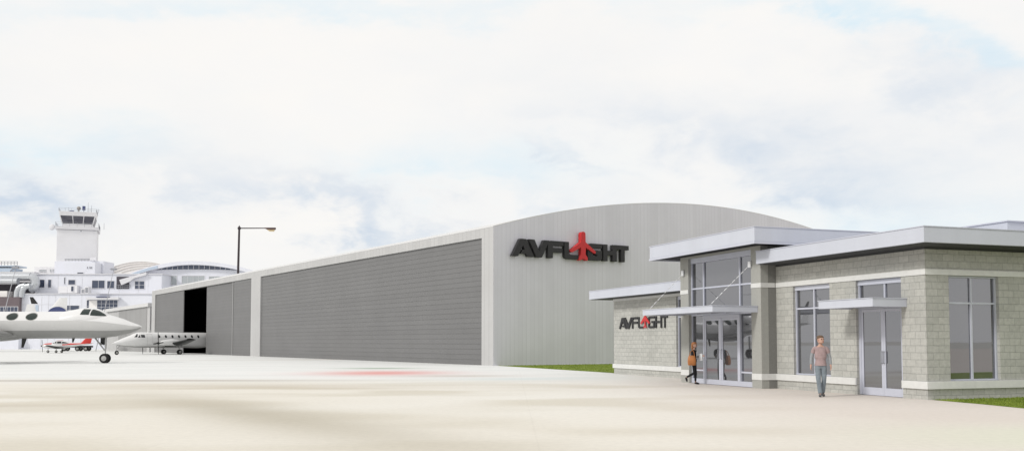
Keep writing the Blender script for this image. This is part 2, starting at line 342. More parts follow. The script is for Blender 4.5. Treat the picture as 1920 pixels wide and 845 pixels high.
# ------------------------------------------------------------------ ground
def ground_mat():
    m = bpy.data.materials.new('apron_concrete'); m.use_nodes = True; g = m.node_tree; b = g.nodes['Principled BSDF']
    b.inputs['Roughness'].default_value = .85; b.inputs['Specular IOR Level'].default_value = .15
    def mt(op, a, b_=None, c=None):
        n = N(g, 'ShaderNodeMath', operation=op)
        for i, x in enumerate((a, b_, c)):
            if x is None: continue
            if isinstance(x, (int, float)): n.inputs[i].default_value = x
            else: g.links.new(x, n.inputs[i])
        return n.outputs[0]
    tc = N(g, 'ShaderNodeTexCoord'); s_ = N(g, 'ShaderNodeSeparateXYZ'); g.links.new(tc.outputs['Object'], s_.inputs[0])
    def nz(sc, scale, detail=4., rot=0., rough=.5):
        mp = N(g, 'ShaderNodeMapping'); mp.inputs['Scale'].default_value = sc; mp.inputs['Rotation'].default_value = (0, 0, rot); g.links.new(tc.outputs['Object'], mp.inputs[0])
        n = N(g, 'ShaderNodeTexNoise', Scale=scale, Detail=detail, Roughness=rough); g.links.new(mp.outputs[0], n.inputs['Vector']); return n.outputs['Fac']
    n1 = nz((.55, 1, 1), .26, 1.2, .12); n2 = nz((.6, 1, 1), .10, 1.5, .5); n3 = nz((1, 1, 1), 6., 6., 0, .7)
    x, y = s_.outputs['X'], s_.outputs['Y']
    def ramp(v, a, b_, c=0., d=1.):
        n = N(g, 'ShaderNodeMapRange', interpolation_type='SMOOTHSTEP'); g.links.new(v, n.inputs[0])
        for i, k in enumerate((a, b_, c, d)): n.inputs[i+1].default_value = k
        return n.outputs[0]
    def mix(f, a, b_):
        n = N(g, 'ShaderNodeMix', data_type='RGBA')
        if isinstance(f, (int, float)): n.inputs[0].default_value = f
        else: g.links.new(f, n.inputs[0])
        for i, k in ((6, a), (7, b_)):
            if isinstance(k, tuple): n.inputs[i].default_value = (*k, 1)
            else: g.links.new(k, n.inputs[i])
        return n.outputs[2]
    yw = mt('ADD', y, mt('MULTIPLY_ADD', n1, 5., -2.5))
    def spot(cx, cy, rx, ry, rot=0., warp=True):
        c, s2 = math.cos(rot), math.sin(rot)
        X = mt('ADD', x, -cx); Y = mt('ADD', yw if warp else y, -cy)
        U = mt('ADD', mt('MULTIPLY', X, c/rx), mt('MULTIPLY', Y, s2/rx)); V = mt('ADD', mt('MULTIPLY', X, -s2/ry), mt('MULTIPLY', Y, c/ry))
        return mt('POWER', 2.718, mt('MULTIPLY', mt('ADD', mt('MULTIPLY', U, U), mt('MULTIPLY', V, V)), -1.))
    near = mix(ramp(n2, .35, .65), (.69, .66, .595), (.715, .695, .645))
    near = mix(ramp(n1, .42, .66, 0, .85), near, (.59, .555, .475))
    near = mix(ramp(x, 1., 9., 0., .8), near, (.64, .585, .545))
    near = mix(spot(9.5, 16.5, 3.5, 3.), near, (.63, .63, .53))
    far = mix(ramp(n1, .4, .65), (.69, .70, .69), (.72, .725, .715))
    f = ramp(yw, 35., 47.)
    # the pale part of the apron runs only on the left; towards the building it stays cream
    f = mt('MULTIPLY', f, ramp(mt('ADD', x, mt('MULTIPLY', y, -.12)), -2., 3., 1., .15))
    col = mix(f, near, far)
    col = mix(mt('MULTIPLY', spot(-17., 41.4, 8.5, .9, .02, False), .75), col, (.34, .29, .25))
    col = mix(mt('MULTIPLY', spot(-9., 36., 7., 1.8, -.05), .38), col, (.42, .36, .28))
    col = mix(mt('MULTIPLY', spot(-6., 22.5, 9.5, 1.45, -.98, False), .80), col, (.44, .405, .33))
    col = mix(mt('MULTIPLY', spot(-14., 25.5, 5., 1.0, .12), .42), col, (.45, .40, .32))
    col = mix(mt('MULTIPLY', spot(-6.9, 51.5, 3.3, 3.6, .0, False), .68), col, (.66, .17, .15))
    col = mix(mt('MULTIPLY', spot(-8.3, 60.5, 2.4, 1.5, .05, False), .75), col, (.22, .32, .22))
    col = mix(mt('MULTIPLY', spot(-2.5, 47.0, 3.0, 1.5, .1, False), .45), col, (.40, .33, .27))
    col = mix(mt('MULTIPLY', spot(.5, 43.5, 3.2, 1.4, .1), .5), col, (.53, .61, .62))
    col = mix(mt('MULTIPLY', spot(-28., 86., 12., 1.5, .4), .3), col, (.46, .42, .37))
    col = mix(mt('MULTIPLY', spot(-14., 95., 9., 3., .9), .35), col, (.50, .43, .36))
    # slab joints, very faint, and grit
    jt = None
    for v in (x, y):
        fr = mt('FRACT', mt('DIVIDE', mt('ADD', v, 1000.), 6.1)); q = mt('LESS_THAN', fr, .006); jt = q if jt is None else mt('MAXIMUM', jt, q)
    col = mix(mt('MULTIPLY', jt, .05), col, (.3, .27, .23))
    grit = N(g, 'ShaderNodeMapRange'); g.links.new(n3, grit.inputs[0]); grit.inputs[1].default_value = .3; grit.inputs[2].default_value = .7; grit.inputs[3].default_value = .945; grit.inputs[4].default_value = 1.05
    sc2 = N(g, 'ShaderNodeVectorMath', operation='SCALE'); g.links.new(col, sc2.inputs[0]); g.links.new(grit.outputs[0], sc2.inputs['Scale'])
    g.links.new(sc2.outputs[0], b.inputs['Base Color'])
    return m
tag(MB().add([(-3500,-1500,-.004),(3500,-1500,-.004),(3500,5000,-.004),(-3500,5000,-.004)], [(0,1,2,3)]).obj('ground', mat('open_ground', (.55,.54,.50), .9, var=.1, scale=.02)), kind='structure')
tag(MB().add([(-320,-120,0),(220,-120,0),(220,330,0),(-320,330,0)], [(0,1,2,3)]).obj('apron', ground_mat()), kind='structure')

# frames of the two buildings: local x = -a (a runs away from the camera along the front), y = b (depth into the building)
FB = (Vector((11.82, 27.71, 0)), -R(90-19.63))
HB = (Vector((-1.29, 67.0, 0)), -R(90-32.744))
def at(frame, a, b, z=0):
    return frame[0] + Matrix.Rotation(frame[1], 3, 'Z') @ Vector((-a, b, z))

# lawns
def grass_mat():
    m = bpy.data.materials.new('grass_blade'); m.use_nodes = True; g = m.node_tree; b = g.nodes['Principled BSDF']
    b.inputs['Roughness'].default_value = .8; b.inputs['Specular IOR Level'].default_value = .15
    tc = N(g, 'ShaderNodeTexCoord'); n = N(g, 'ShaderNodeTexNoise', Scale=1.1, Detail=5., Roughness=.7); g.links.new(tc.outputs['Object'], n.inputs['Vector'])
    cr = N(g, 'ShaderNodeValToRGB'); g.links.new(n.outputs['Fac'], cr.inputs[0])
    cr.color_ramp.elements[0].position = .32; cr.color_ramp.elements[0].color = (.10, .155, .018, 1)
    cr.color_ramp.elements[1].position = .72; cr.color_ramp.elements[1].color = (.27, .33, .06, 1)
    g.links.new(cr.outputs[0], b.inputs['Base Color']); return m
GR = grass_mat()
def lawn(poly, n, h, lim):
    lm = MB().add([(p[0], p[1], .004) for p in poly], [tuple(range(len(poly)))]).obj('lawn', GR); tag(lm, kind='structure')
    xs = [p[0] for p in poly]; ys = [p[1] for p in poly]; k = 0; mb = MB()
    def inside(px, py):
        c = False
        for i in range(len(poly)):
            (x1, y1), (x2, y2) = poly[i][:2], poly[i-1][:2]
            if (y1 > py) != (y2 > py) and px < (x2-x1)*(py-y1)/(y2-y1)+x1: c = not c
        return c
    while k < n:
        px, py = random.uniform(min(xs), max(xs)), random.uniform(min(ys), max(ys))
        if not inside(px, py) or math.hypot(px-lim[0], py-lim[1]) > lim[2]: continue
        a = random.uniform(0, math.pi); hh = h*random.uniform(.5, 1.25); wd = .012; l = random.uniform(-.5, .5)*hh; l2 = random.uniform(-.5, .5)*hh
        mb.add([(px-wd*math.cos(a), py-wd*math.sin(a), .004), (px+wd*math.cos(a), py+wd*math.sin(a), .004), (px+l, py+l2, hh)], [(0, 1, 2)]); k += 1
    me = bpy.data.meshes.new('grass'); me.from_pydata(mb.v, [], mb.f); me.materials.append(GR)
    o = bpy.data.objects.new('grass', me); COL.objects.link(o); tag(o, kind='stuff')
    return o
p = [at(HB, -.05, .3), Vector((5.30, 51.5, 0)), at(FB, 23.3, 1.6), at(FB, 23.3, 14), at(HB, -.05, 40)]
lawn([(v.x, v.y) for v in p], 26000, .055, (8, 66, 22))
p = [at(FB, -.02, .12), at(FB, -1.98, -.07), at(FB, -3.62, -.37), at(FB, -17, -3.0), at(FB, -19, 30), at(FB, -.02, 30)]
lawn([(v.x, v.y) for v in p], 30000, .05, (16, 28, 9))

# ------------------------------------------------------------------ arched hangar
HW, HL = 40.9, 103.2
def arc(b): return 9.60 + 2.98*(1-((b-HW/2)/(HW/2))**2)
hg = thing('aircraft_hangar', 'large grey metal hangar with arched gable and long row of dark sliding doors', 'hangar', HB[0], HB[1])
fnF = lambda a, z, b: (-a, b, z)
MB().slab(0, HL, 0, 9.60, [(1.57, 49.9, -1, 8.95), (53.2, 101.0, -1, 8.95)], 0, .55, fnF).obj('front_wall', M['hangar'], hg)
g = MB(); n = 60
out = [(.55+(HW-.55)*i/n, 0) for i in (0, n)]
poly = [(.004, 0.0), (HW, 0.0)] + [(HW-(HW-.004)*i/n, arc(HW-(HW-.004)*i/n)) for i in range(n+1)]
g.prism(poly, lambda u, v, d: (-d, u, v), -.004, .35).obj('gable_wall', M['gable'], hg)
MB().prism(poly, lambda u, v, d: (-d, u, v), HL-.35, HL).obj('gable_wall', M['gable'], hg)
rf = MB(); n = 48
top = [(HW+.02 - (HW+.03)*i/n) for i in range(n+1)]
prof = [(b, arc(min(max(b, 0), HW))+.06) for b in top] + [(b, arc(min(max(b, 0), HW))+.004) for b in reversed(top)]
rf.prism(prof, lambda u, v, d: (-d, u, v), -.002, HL+.1).obj('roof', M['hroof'], hg)
MB().box(0, -HL, HW, HW+.3, 0, 9.55).obj('rear_wall', M['hangar'], hg)
MB().box(-1, -(HL-1), 1.6, HW-1, .006, .012).obj('floor', M['hfloor'], hg)
li = MB()   # added black sheets: darkness of the unlit bay put into their colour
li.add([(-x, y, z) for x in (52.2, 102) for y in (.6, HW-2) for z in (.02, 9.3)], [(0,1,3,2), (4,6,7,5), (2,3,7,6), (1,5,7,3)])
li.obj('shade_lining', M['black'], hg)
def lapped(a0, a1, z1, b):
    mb = MB(); n = 24; h = z1/n
    for i in range(n):
        z = i*h
        mb.add([(-a0, b, z), (-a1, b, z), (-a1, b+.017, z+h), (-a0, b+.017, z+h)], [(0,1,2,3)])
        mb.add([(-a0, b+.017, z), (-a1, b+.017, z), (-a1, b, z), (-a0, b, z)], [(0,1,2,3)])
    mb.box(-a0, -a1, b+.037, b+.12, 0, z1)
    return mb
for a0, a1, b in ((1.575, 49.895, .14), (53.205, 60.46, .10), (60.54, 72.6, .24), (84.05, 100.995, .14)):
    lapped(a0, a1, 8.945, b).obj('door', M['door'], hg)
MB().ab(60.38, 60.62, .06, .095, 0, 8.94).obj('door_seam', M['seam'], hg)
# second hangar further along the line
h2 = thing('aircraft_hangar', 'lower pale grey hangar beyond the arched one, partly behind the jet nose', 'hangar', HB[0], HB[1])
MB().ab(104.35, 142.2, 0, 24, 0, 7.25).obj('wall', M['hangar'], h2)
MB().ab(106.4, 129.0, -.06, -.003, 0, 7.15).obj('door', mat_ribs('pale_door', (.30,.30,.30), 'X', 1.6, .06, .1, .6), h2)
MB().ab(104.3, 142.6, -.35, 24.3, 7.253, 7.82).obj('roof', M['hroof'], h2)

# ------------------------------------------------------------------ signs
def glyphs(s, b):
    """block letters as outlines in a unit box, s = stem, b = bar thickness"""
    d = {}
    d['A'] = [(0,0),(.40,1),(.70,1),(1.10,0),(1.10-s*1.08,0),(1.04-s*1.08,.16),(.44,.16),(.52,.16+b*.85),(.95-s*1.08,.16+b*.85),(.55,.64),(s*1.02,0)]
    d['V'] = [(0,1),(s*1.02,1),(.55,.36),(1.10-s*1.02,1),(1.10,1),(.70,0),(.40,0)]
    d['F'] = [(0,0),(0,.82),(.05,.95),(.18,1),(.95,1),(.95,1-b),(s+.06,1-b),(s,.96-b),(s,.60),(.88,.60),(.88,.60-b),(s,.60-b),(s,0)]
    d['L'] = [(0,1),(s,1),(s,b+.06),(s+.06,b),(.95,b),(.95,0),(.2,0),(.06,.05),(0,.18)]
    d['G'] = [(0,.18),(0,.82),(.06,.95),(.2,1),(.95,1),(.95,1-b),(s+.06,1-b),(s,.94-b),(s,b+.06),(s+.06,b),(.89-s,b),(.95-s,b+.05),(.95-s,.60-b),(.50,.60-b),(.50,.60),(.95,.60),(.95,.15),(.90,.04),(.80,0),(.2,0),(.06,.05)]
    d['H'] = [(0,0),(0,1),(s,1),(s,.5+b/2),(.95-s,.5+b/2),(.95-s,1),(.95,1),(.95,0),(.95-s,0),(.95-s,.5-b/2),(s,.5-b/2),(s,0)]
    c = .475
    d['T'] = [(0,1),(.95,1),(.95,1-b),(c+s/2,1-b),(c+s/2,0),(c-s/2,0),(c-s/2,1-b),(0,1-b)]
    return d
WID = dict(A=1.10, V=1.10, F=.95, L=.95, G=.95, H=.95, T=.95)
def sign(root, fn, places, z0, h, s, b, d0, d1):
    gl = glyphs(s, b)
    for ch, u0, u1 in places:
        poly = [(u0+(u1-u0)*u/WID[ch], z0+h*v) for u, v in gl[ch]]
        MB().prism(poly, fn, d0, d1).obj('letter', M['letter'], root, bevel=.012 if d1-d0 > .2 else 0)
# on the gable: proud by 0.1, 0.42 deep; u = b to the right
s1 = thing('hangar_sign', 'big raised black lettering with a red aeroplane on the grey arched gable', 'sign', HB[0], HB[1])
fnG = lambda u, v, d: (d, u, v)
sign(s1, fnG, [('A',1.30,3.18),('V',2.72,4.50),('F',4.36,5.74),('L',5.82,7.10),('G',7.92,9.24),('H',9.36,10.66),('T',10.66,11.80)], 7.62, 1.24, .30, .265, .06, .36)
pl = [(0,1.0),(.04,.99),(.066,.96),(.078,.91),(.08,.645),(.45,.345),(.465,.30),(.44,.265),(.40,.27),(.088,.455),(.080,.22),(.155,.11),(.16,.03),(.13,.0),(.035,.06)]
poly = [(7.45+u*2.45, 7.55+v*2.12) for u, v in ([(0,1.0)] + pl[1:] + [(0,.075)] + [(-u, v) for u, v in reversed(pl[1:])])]
MB().prism(poly, fnG, .10, .46).obj('aeroplane_emblem', M['red'], s1)
# on the block wall of the low wing
s2 = thing('wall_sign', 'small thin black lettering with a red aeroplane on the low block wall', 'sign', FB[0], FB[1])
fnW = lambda u, v, d: (u, d, v)
LB = 1.41
sign(s2, fnW, [('A',-22.75,-21.90),('V',-22.18,-21.26),('F',-21.30,-20.68),('L',-20.62,-20.03),('G',-19.58,-18.92),('H',-18.86,-18.22),('T',-18.20,-17.66)], 2.30, .56, .185, .165, LB-.055, LB-.004)
pl = [(0,1.0),(.05,.97),(.44,.44),(.42,.34),(.37,.33),(.06,.60),(.055,.26),(.15,.07),(.13,.0),(.03,.10)]
poly = [(-19.83+u*1.06, 2.295+v*.62) for u, v in ([(0,1.0)] + pl[1:] + [(0,.12)] + [(-u, v) for u, v in reversed(pl[1:])])]
MB().prism(poly, fnW, LB-.085, LB-.057).obj('aeroplane_emblem', M['red'], s2)

# ------------------------------------------------------------------ passenger building of concrete block
fb = thing('passenger_building', 'low concrete block building with flat roofs, glazed entrance and metal canopies', 'building', FB[0], FB[1])
TB = -.64
fnA = lambda a, z, b: (-a, b, z)
fnS = lambda b, z, a: (-a, b, z)
# right wing
win1 = (4.26, 6.23, .52, 3.56); door2 = (.98, 2.98, -.5, 3.56)
MB().slab(0, 7.2, 0, 4.36, [win1, door2], 0, .3, fnA).obj('wall', M['block'], fb)
winR = (.84, 2.70, .52, 3.56); winR2 = (5.2, 7.06, .52, 3.56)
MB().slab(.3, 16, 0, 4.36, [winR, winR2], 0, .3, fnS).obj('wall', M['block'], fb)
MB().ab(0, 12.8, 16, 16.3, 0, 4.36).obj('wall', M['block'], fb)
# left wing
lwin = (15.0, 16.93, .51, 3.70)
MB().slab(12.87, 23.44, 0, 3.72, [lwin], LB, LB+.3, fnA).obj('wall', M['block'], fb)
MB().slab(LB+.3, 14, 0, 3.72, [], 23.44, 23.14, fnS).obj('wall', M['block'], fb)
MB().ab(12.9, 23.5, LB-.02, 14, 3.723, 3.85).obj('soffit', M['band'], fb)
# entrance tower
glz = (7.80, 12.24, -.5, 4.97)
MB().slab(7.2, 12.88, 0, 5.06, [glz], TB, TB+.3, fnA).obj('tower_wall', M['stucco'], fb)
MB().slab(TB+.3, 9, 0, 5.06, [], 7.2, 7.5, fnS).obj('tower_wall', M['stucco_shaded'], fb)
MB().slab(TB+.3, 9, 0, 5.06, [], 12.88, 12.58, fnS).obj('tower_wall', M['stucco'], fb)
# bands
def band(a0, a1, b0, b1, z0, z1): MB().ab(a0, a1, b0, b1, z0, z1).obj('band', M['band'], fb, bevel=.006)
for z0, z1, pr in ((.30, .52, .06), (3.565, 3.73, .03)):
    if z0 < 1:
        for a0, a1 in ((-pr, .975), (2.985, 7.197)): band(a0, a1, -pr, -.002, z0, z1)
        band(12.885, 23.44+pr, LB-pr, LB-.002, z0, z1)
    else: band(-pr, 7.197, -pr, -.002, z0, z1)
    band(-pr, -.002, .0, 16, z0, z1)
    for a0, a1 in ((7.2, 7.797), (12.243, 12.88)): band(a0, a1, TB-.02, TB-.002, z0, z1)
    band(7.18, 7.198, TB-.02, -.065, z0, z1)
# roofs: fascia box, soffit sheet beneath it
def roof(a0, a1, b0, b1, z0, z1, soff, lip=False):
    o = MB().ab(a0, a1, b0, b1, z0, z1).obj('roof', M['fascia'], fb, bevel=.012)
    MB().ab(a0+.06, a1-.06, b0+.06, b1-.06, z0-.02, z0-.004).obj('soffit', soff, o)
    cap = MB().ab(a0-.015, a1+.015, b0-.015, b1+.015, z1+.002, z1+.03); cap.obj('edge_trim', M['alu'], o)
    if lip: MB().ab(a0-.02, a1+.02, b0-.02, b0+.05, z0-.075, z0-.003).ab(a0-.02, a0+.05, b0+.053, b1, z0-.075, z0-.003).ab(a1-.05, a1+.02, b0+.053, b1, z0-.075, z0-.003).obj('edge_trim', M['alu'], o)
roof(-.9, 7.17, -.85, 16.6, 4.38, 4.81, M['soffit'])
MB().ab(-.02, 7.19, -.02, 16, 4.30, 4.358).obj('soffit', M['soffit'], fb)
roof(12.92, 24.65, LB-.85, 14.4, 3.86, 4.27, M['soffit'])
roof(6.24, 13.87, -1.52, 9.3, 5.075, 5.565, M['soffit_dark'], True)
o = MB().ab(4.6, 12.4, 8.0, 16, 4.85, 5.95).obj('rooftop_room', M['fascia'], fb); MB().ab(4.55, 12.45, 7.95, 16.05, 5.953, 6.0).obj('edge_trim', M['alu'], o)
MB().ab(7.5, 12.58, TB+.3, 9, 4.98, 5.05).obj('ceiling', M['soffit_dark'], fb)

def window(hole, plane, mull, trans, side=False, head=.15, sill=.05, rec=.10, pane=True, name='window', bar=.055, extra=None):
    """aluminium frame with bars set in a wall hole, one pane sheet behind it"""
    u0, u1, z0, z1 = hole; z0 = max(z0, .012)
    mk = (lambda mb, a, b, c, d, e, f: mb.box(-e, -f, a, b, c, d)) if side else (lambda mb, a, b, c, d, e, f: mb.ab(a, b, e, f, c, d))
    d0, d1 = (plane+rec, plane+rec+.09)
    f = MB(); e = .003
    mk(f, u0+e, u0+bar, z0+sill, z1-head, d0, d1); mk(f, u1-bar, u1-e, z0+sill, z1-head, d0, d1)
    mk(f, u0+e, u1-e, z1-head, z1-e, d0-.02, d1); mk(f, u0+e, u1-e, z0+e, z0+sill, d0-.02, d1)
    for m_ in mull: mk(f, m_-bar/2, m_+bar/2, z0+sill, z1-head, d0+.004, d1)
    for t in trans:
        if isinstance(t, tuple): mk(f, t[1], t[2], t[0]-bar/2, t[0]+bar/2, d0+.008, d1)
        else: mk(f, u0+bar, u1-bar, t-bar/2, t+bar/2, d0+.008, d1)
    o = f.obj(name, M['alu'], fb)
    if pane:
        p = MB(); mk(p, u0+.02, u1-.02, z0+.02, z1-.02, d0+.05, d0+.062); p.obj('pane', M['glass'], o)
    return o
window(win1, 0, [5.22], [2.78])
window(winR, 0, [1.76], [2.77], side=True, head=.05)
window(winR2, 0, [6.12], [2.77], side=True, head=.05)
window(lwin, LB, [15.96], [2.77], head=.15)
def door_leaf(a0, a1, z0, z1, b, bottom, stile=.09, hinge_left=True):
    f = MB(); f.ab(a0, a0+stile, b, b+.05, z0+bottom, z1-stile); f.ab(a1-stile, a1, b, b+.05, z0+bottom, z1-stile); f.ab(a0, a1, b, b+.05, z1-stile, z1); f.ab(a0, a1, b, b+.05, z0, z0+bottom)
    o = f.obj('door', M['alu'], fb)
    MB().ab(a0+.03, a1-.03, b+.02, b+.03, z0+.05, z1-.04).obj('pane', M['glass'], o)
    ha = a0+stile/2 if hinge_left else a1-stile/2
    MB().path([(-ha, b, 1.0), (-ha, b-.06, 1.0), (-ha, b-.06, 1.35), (-ha, b, 1.35)], .014, 6).obj('handle', M['steel'], o)
    return o
# side door of the right wing, glazing above it
window((.98, 2.98, 2.66, 3.56), 0, [1.81], [], name='transom_window', sill=.06)
for a0, a1 in ((2.88, 2.977), (.983, 1.05)): MB().ab(a0, a1, .085, .18, .012, 2.66).obj('door_jamb', M['alu'], fb)
door_leaf(1.90, 2.88, .012, 2.655, .105, .235, .085, True)
door_leaf(1.05, 1.895, .012, 2.655, .105, .235, .085, False)
# entrance glazing
e = window((7.80, 12.24, -.5, 4.97), TB, [], [3.755, (2.70, 7.9, 12.2), (.53, 7.9, 8.72), (.53, 11.3, 12.2)], name='curtain_wall', head=.20, sill=.19, bar=.06, rec=.12)
ex = MB()
for m_ in (8.73, 11.29): MB().ab(m_-.03, m_+.03, TB+.115, TB+.205, 2.735, 4.76).obj('mullion', M['alu'], e)
ex.ab(11.20, 11.31, TB+.09, TB+.205, .20, 2.66); ex.ab(8.71, 8.82, TB+.09, TB+.205, .20, 2.66); ex.ab(8.82, 11.20, TB+.09, TB+.205, 2.545, 2.665); ex.ab(9.99, 10.11, TB+.09, TB+.205, .20, 2.54)
ex.obj('door_frame', M['alu'], fb)
door_leaf(10.11, 11.195, .013, 2.54, TB+.105, .16, .08, True)
door_leaf(8.825, 9.99, .013, 2.54, TB+.105, .16, .08, False)
# canopies
def canopy(a0, a1, b0, b1, z0, z1):
    f = MB(); t = .05; e = .003
    f.ab(a0, a1, b0, b0+t, z0, z1); f.ab(a0, a0+t, b0+t, b1-e, z0, z1); f.ab(a1-t, a1, b0+t, b1-e, z0, z1)
    f.ab(a0-.02, a1+.02, b0-.02, b0+.09, z1+.002, z1+.025).ab(a0-.02, a0+.09, b0+.092, b1-e, z1+.002, z1+.025)
    o = f.obj('canopy', M['canopy'], fb, bevel=.006)
    MB().ab(a0+t, a1-t, b0+t, b1-e, z0+.10, z0+.15).obj('deck', M['canopy'], o)
    r = MB(); k = 5
    for i in range(1, k):
        a = a0+(a1-a0)*i/k; r.ab(a-.02, a+.02, b0+t, b1-e, z0+.02, z0+.099)
    r.obj('rib', M['canopy'], o)
    return o
c1 = canopy(7.40, 12.66, -2.49, TB, 2.69, 2.895); canopy(.75, 3.22, -1.23, 0, 2.665, 2.90)
for a in (12.60, 7.80):
    top_ = Vector((-a, TB-.05, 4.40)); bot = Vector((-(a-.25 if a > 10 else a-.0), -2.35, 2.93))
    MB().ab(a-.07, a+.07, TB-.09, TB-.023, 4.31, 4.53).obj('bracket', M['clear'], fb, bevel=.008)
    rod = MB().tube(top_, bot, .004, None, 6).obj('tie_rod', M['clear'], fb)
    nseg = 9
    for i in range(nseg):
        c = top_.lerp(bot, (i+.9)/(nseg+.6)); d = (bot-top_).normalized()*.06
        MB().tube(c-d, c+d, .014, None, 8).obj('rod_sleeve', M['clear'], rod)
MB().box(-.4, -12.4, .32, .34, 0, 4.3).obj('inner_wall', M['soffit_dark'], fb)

# ------------------------------------------------------------------ wheels and aircraft helpers
def wheel(r, wdt):
    """tyre with a hub child, axle along local y; copied for every wheel"""
    t = MB().lathe([(r*.56, -wdt*.42), (r*.80, -wdt*.5), (r*.95, -wdt*.36), (r, -wdt*.12), (r, wdt*.12), (r*.95, wdt*.36), (r*.80, wdt*.5), (r*.56, wdt*.42)], (0,0,0), (0,1,0), 24).obj('wheel', M['tyre'])
    MB().lathe([(r*.18, -wdt*.56), (r*.30, -wdt*.44), (r*.54, -wdt*.46), (r*.57, -wdt*.30), (r*.57, wdt*.30), (r*.54, wdt*.46), (r*.30, wdt*.44), (r*.18, wdt*.56)], (0,0,0), (0,1,0), 20).obj('hub', M['hub'], t)
    return t
def put_wheels(r, wdt, root, places):
    w0 = wheel(r, wdt)
    for i, p_ in enumerate(places):
        if i == 0: w0.parent = root; w0.location = p_
        else: copy_part(w0, root, Matrix.Translation(p_))
class Body:
    """fuselage: stations (x, zc, half width, half height), nose towards +x"""
    def __init__(s, st, n=28): s.st = st; s.n = n
    def prof(s, x):
        st = s.st
        for a, b in zip(st, st[1:]):
            if a[0] >= x >= b[0]:
                t = (a[0]-x)/(a[0]-b[0]); t2 = t
                return tuple(a[i]+(b[i]-a[i])*t2 for i in range(1, 4))
        return st[-1][1:] if x < st[-1][0] else st[0][1:]
    def rings(s, keep=None):
        out = []
        for x, zc, hw, hh in s.st:
            out.append([(x, hw*math.cos(2*math.pi*i/s.n), zc+hh*math.sin(2*math.pi*i/s.n)) for i in range(s.n)])
        return out
    def mesh(s): return MB().loft(s.rings())
    def patch(s, side, pts, off=.012):
        """outline of (x,z) points laid on the skin of one side, filled as a fan"""
        def on(x, z):
            zc, hw, hh = s.prof(x); q = max(-.97, min(.97, (z-zc)/hh)); return (x, side*(hw*math.sqrt(1-q*q)+off), z)
        if len(pts) < 12: pts = [(a[0]+(b[0]-a[0])*k/5, a[1]+(b[1]-a[1])*k/5) for a, b in zip(pts, pts[1:]+pts[:1]) for k in range(5)]
        cx = sum(p[0] for p in pts)/len(pts); cz = sum(p[1] for p in pts)/len(pts)
        n = len(pts); vs = [on(cx, cz)]; K = 4
        for k in range(1, K+1): vs += [on(cx+(p[0]-cx)*k/K, cz+(p[1]-cz)*k/K) for p in pts]
        fs = [(0, 1+i, 1+(i+1) % n) for i in range(n)]
        for k in range(K-1): fs += [(1+k*n+i, 1+k*n+n+i, 1+k*n+n+(i+1) % n, 1+k*n+(i+1) % n) for i in range(n)]
        return MB().add(vs, fs, True)
    def strip(s, x0, x1, a0, a1, off=.006, m=24, k=5):
        """band of the skin between two ring angles (degrees)"""
        vs = []; 
        for i in range(m+1):
            x = x0+(x1-x0)*i/m; zc, hw, hh = s.prof(x)
            for j in range(k+1):
                a = R(a0+(a1-a0)*j/k); vs.append((x, (hw+off)*math.cos(a), zc+(hh+off)*math.sin(a)))
        return MB().add(vs, [(i*(k+1)+j, i*(k+1)+j+1, (i+1)*(k+1)+j+1, (i+1)*(k+1)+j) for i in range(m) for j in range(k)], True)
def oval(cx, cz, rx, rz, n=20): return [(cx+rx*math.cos(2*math.pi*i/n), cz+rz*math.sin(2*math.pi*i/n)) for i in range(n)]
AF = [(0,0),(.02,.35),(.10,.75),(.30,1.0),(.60,.72),(1.0,.03),(1.0,-.03),(.60,-.38),(.30,-.55),(.10,-.45),(.02,-.25)]
def wing(secs):
    """secs: (leading edge point, chord, thickness, up vector)"""
    rings = []
    for le, ch, th, up in secs:
        le = Vector(le); up = Vector(up)
        rings.append([le + Vector((-1,0,0))*ch*u + up*(v*th) for u, v in AF])
    return MB().loft(rings)

def smooth_st(st, per=4):
    """Catmull-Rom through the stations so that the skin bends softly"""
    out = []
    for i in range(len(st)-1):
        p0, p1, p2, p3 = st[max(i-1, 0)], st[i], st[i+1], st[min(i+2, len(st)-1)]
        for k in range(per):
            t = k/per
            v = tuple(.5*((2*b)+(-a+c)*t+(2*a-5*b+4*c-d)*t*t+(-a+3*b-3*c+d)*t**3) for a, b, c, d in zip(p0, p1, p2, p3))
            out.append((p1[0]+(p2[0]-p1[0])*t, v[1], max(v[2], .02), max(v[3], .02)))
    out.append(st[-1]); return out

# ------------------------------------------------------------------ business jet in the foreground left
jx, jy = -28.6, 75.0
jet = thing('business_jet', 'white business jet with grey belly and dark oval cabin windows, cut by left edge', 'aeroplane', (jx, jy, 0))
B = Body(smooth_st([(0, 2.80, .04, .04), (-.22, 2.775, .20, .18), (-.62, 2.75, .37, .35), (-1.44, 2.79, .63, .62), (-2.4, 2.85, .84, .84), (-3.3, 2.91, .97, .97), (-4.3, 2.935, 1.01, 1.02), (-5.2, 2.945, 1.02, 1.03), (-7, 2.94, 1.02, 1.03), (-12, 2.94, 1.02, 1.03), (-14.5, 3.1, .85, .85), (-17, 3.5, .45, .45), (-18.2, 3.75, .12, .12)]), 32)
fus = B.mesh().obj('fuselage', M['jet'], jet, sharp=60)
B.strip(-.05, -16.8, -155, -25, .022, 70, 30).obj('belly', M['jetgrey'], jet)
for a0 in (-24.7, 162.7): B.strip(-.05, -16.8, a0, a0+42, .022, 70, 12).obj('side_stripe', M['shade'], jet)  # facet shading of the hull painted on as grey bands
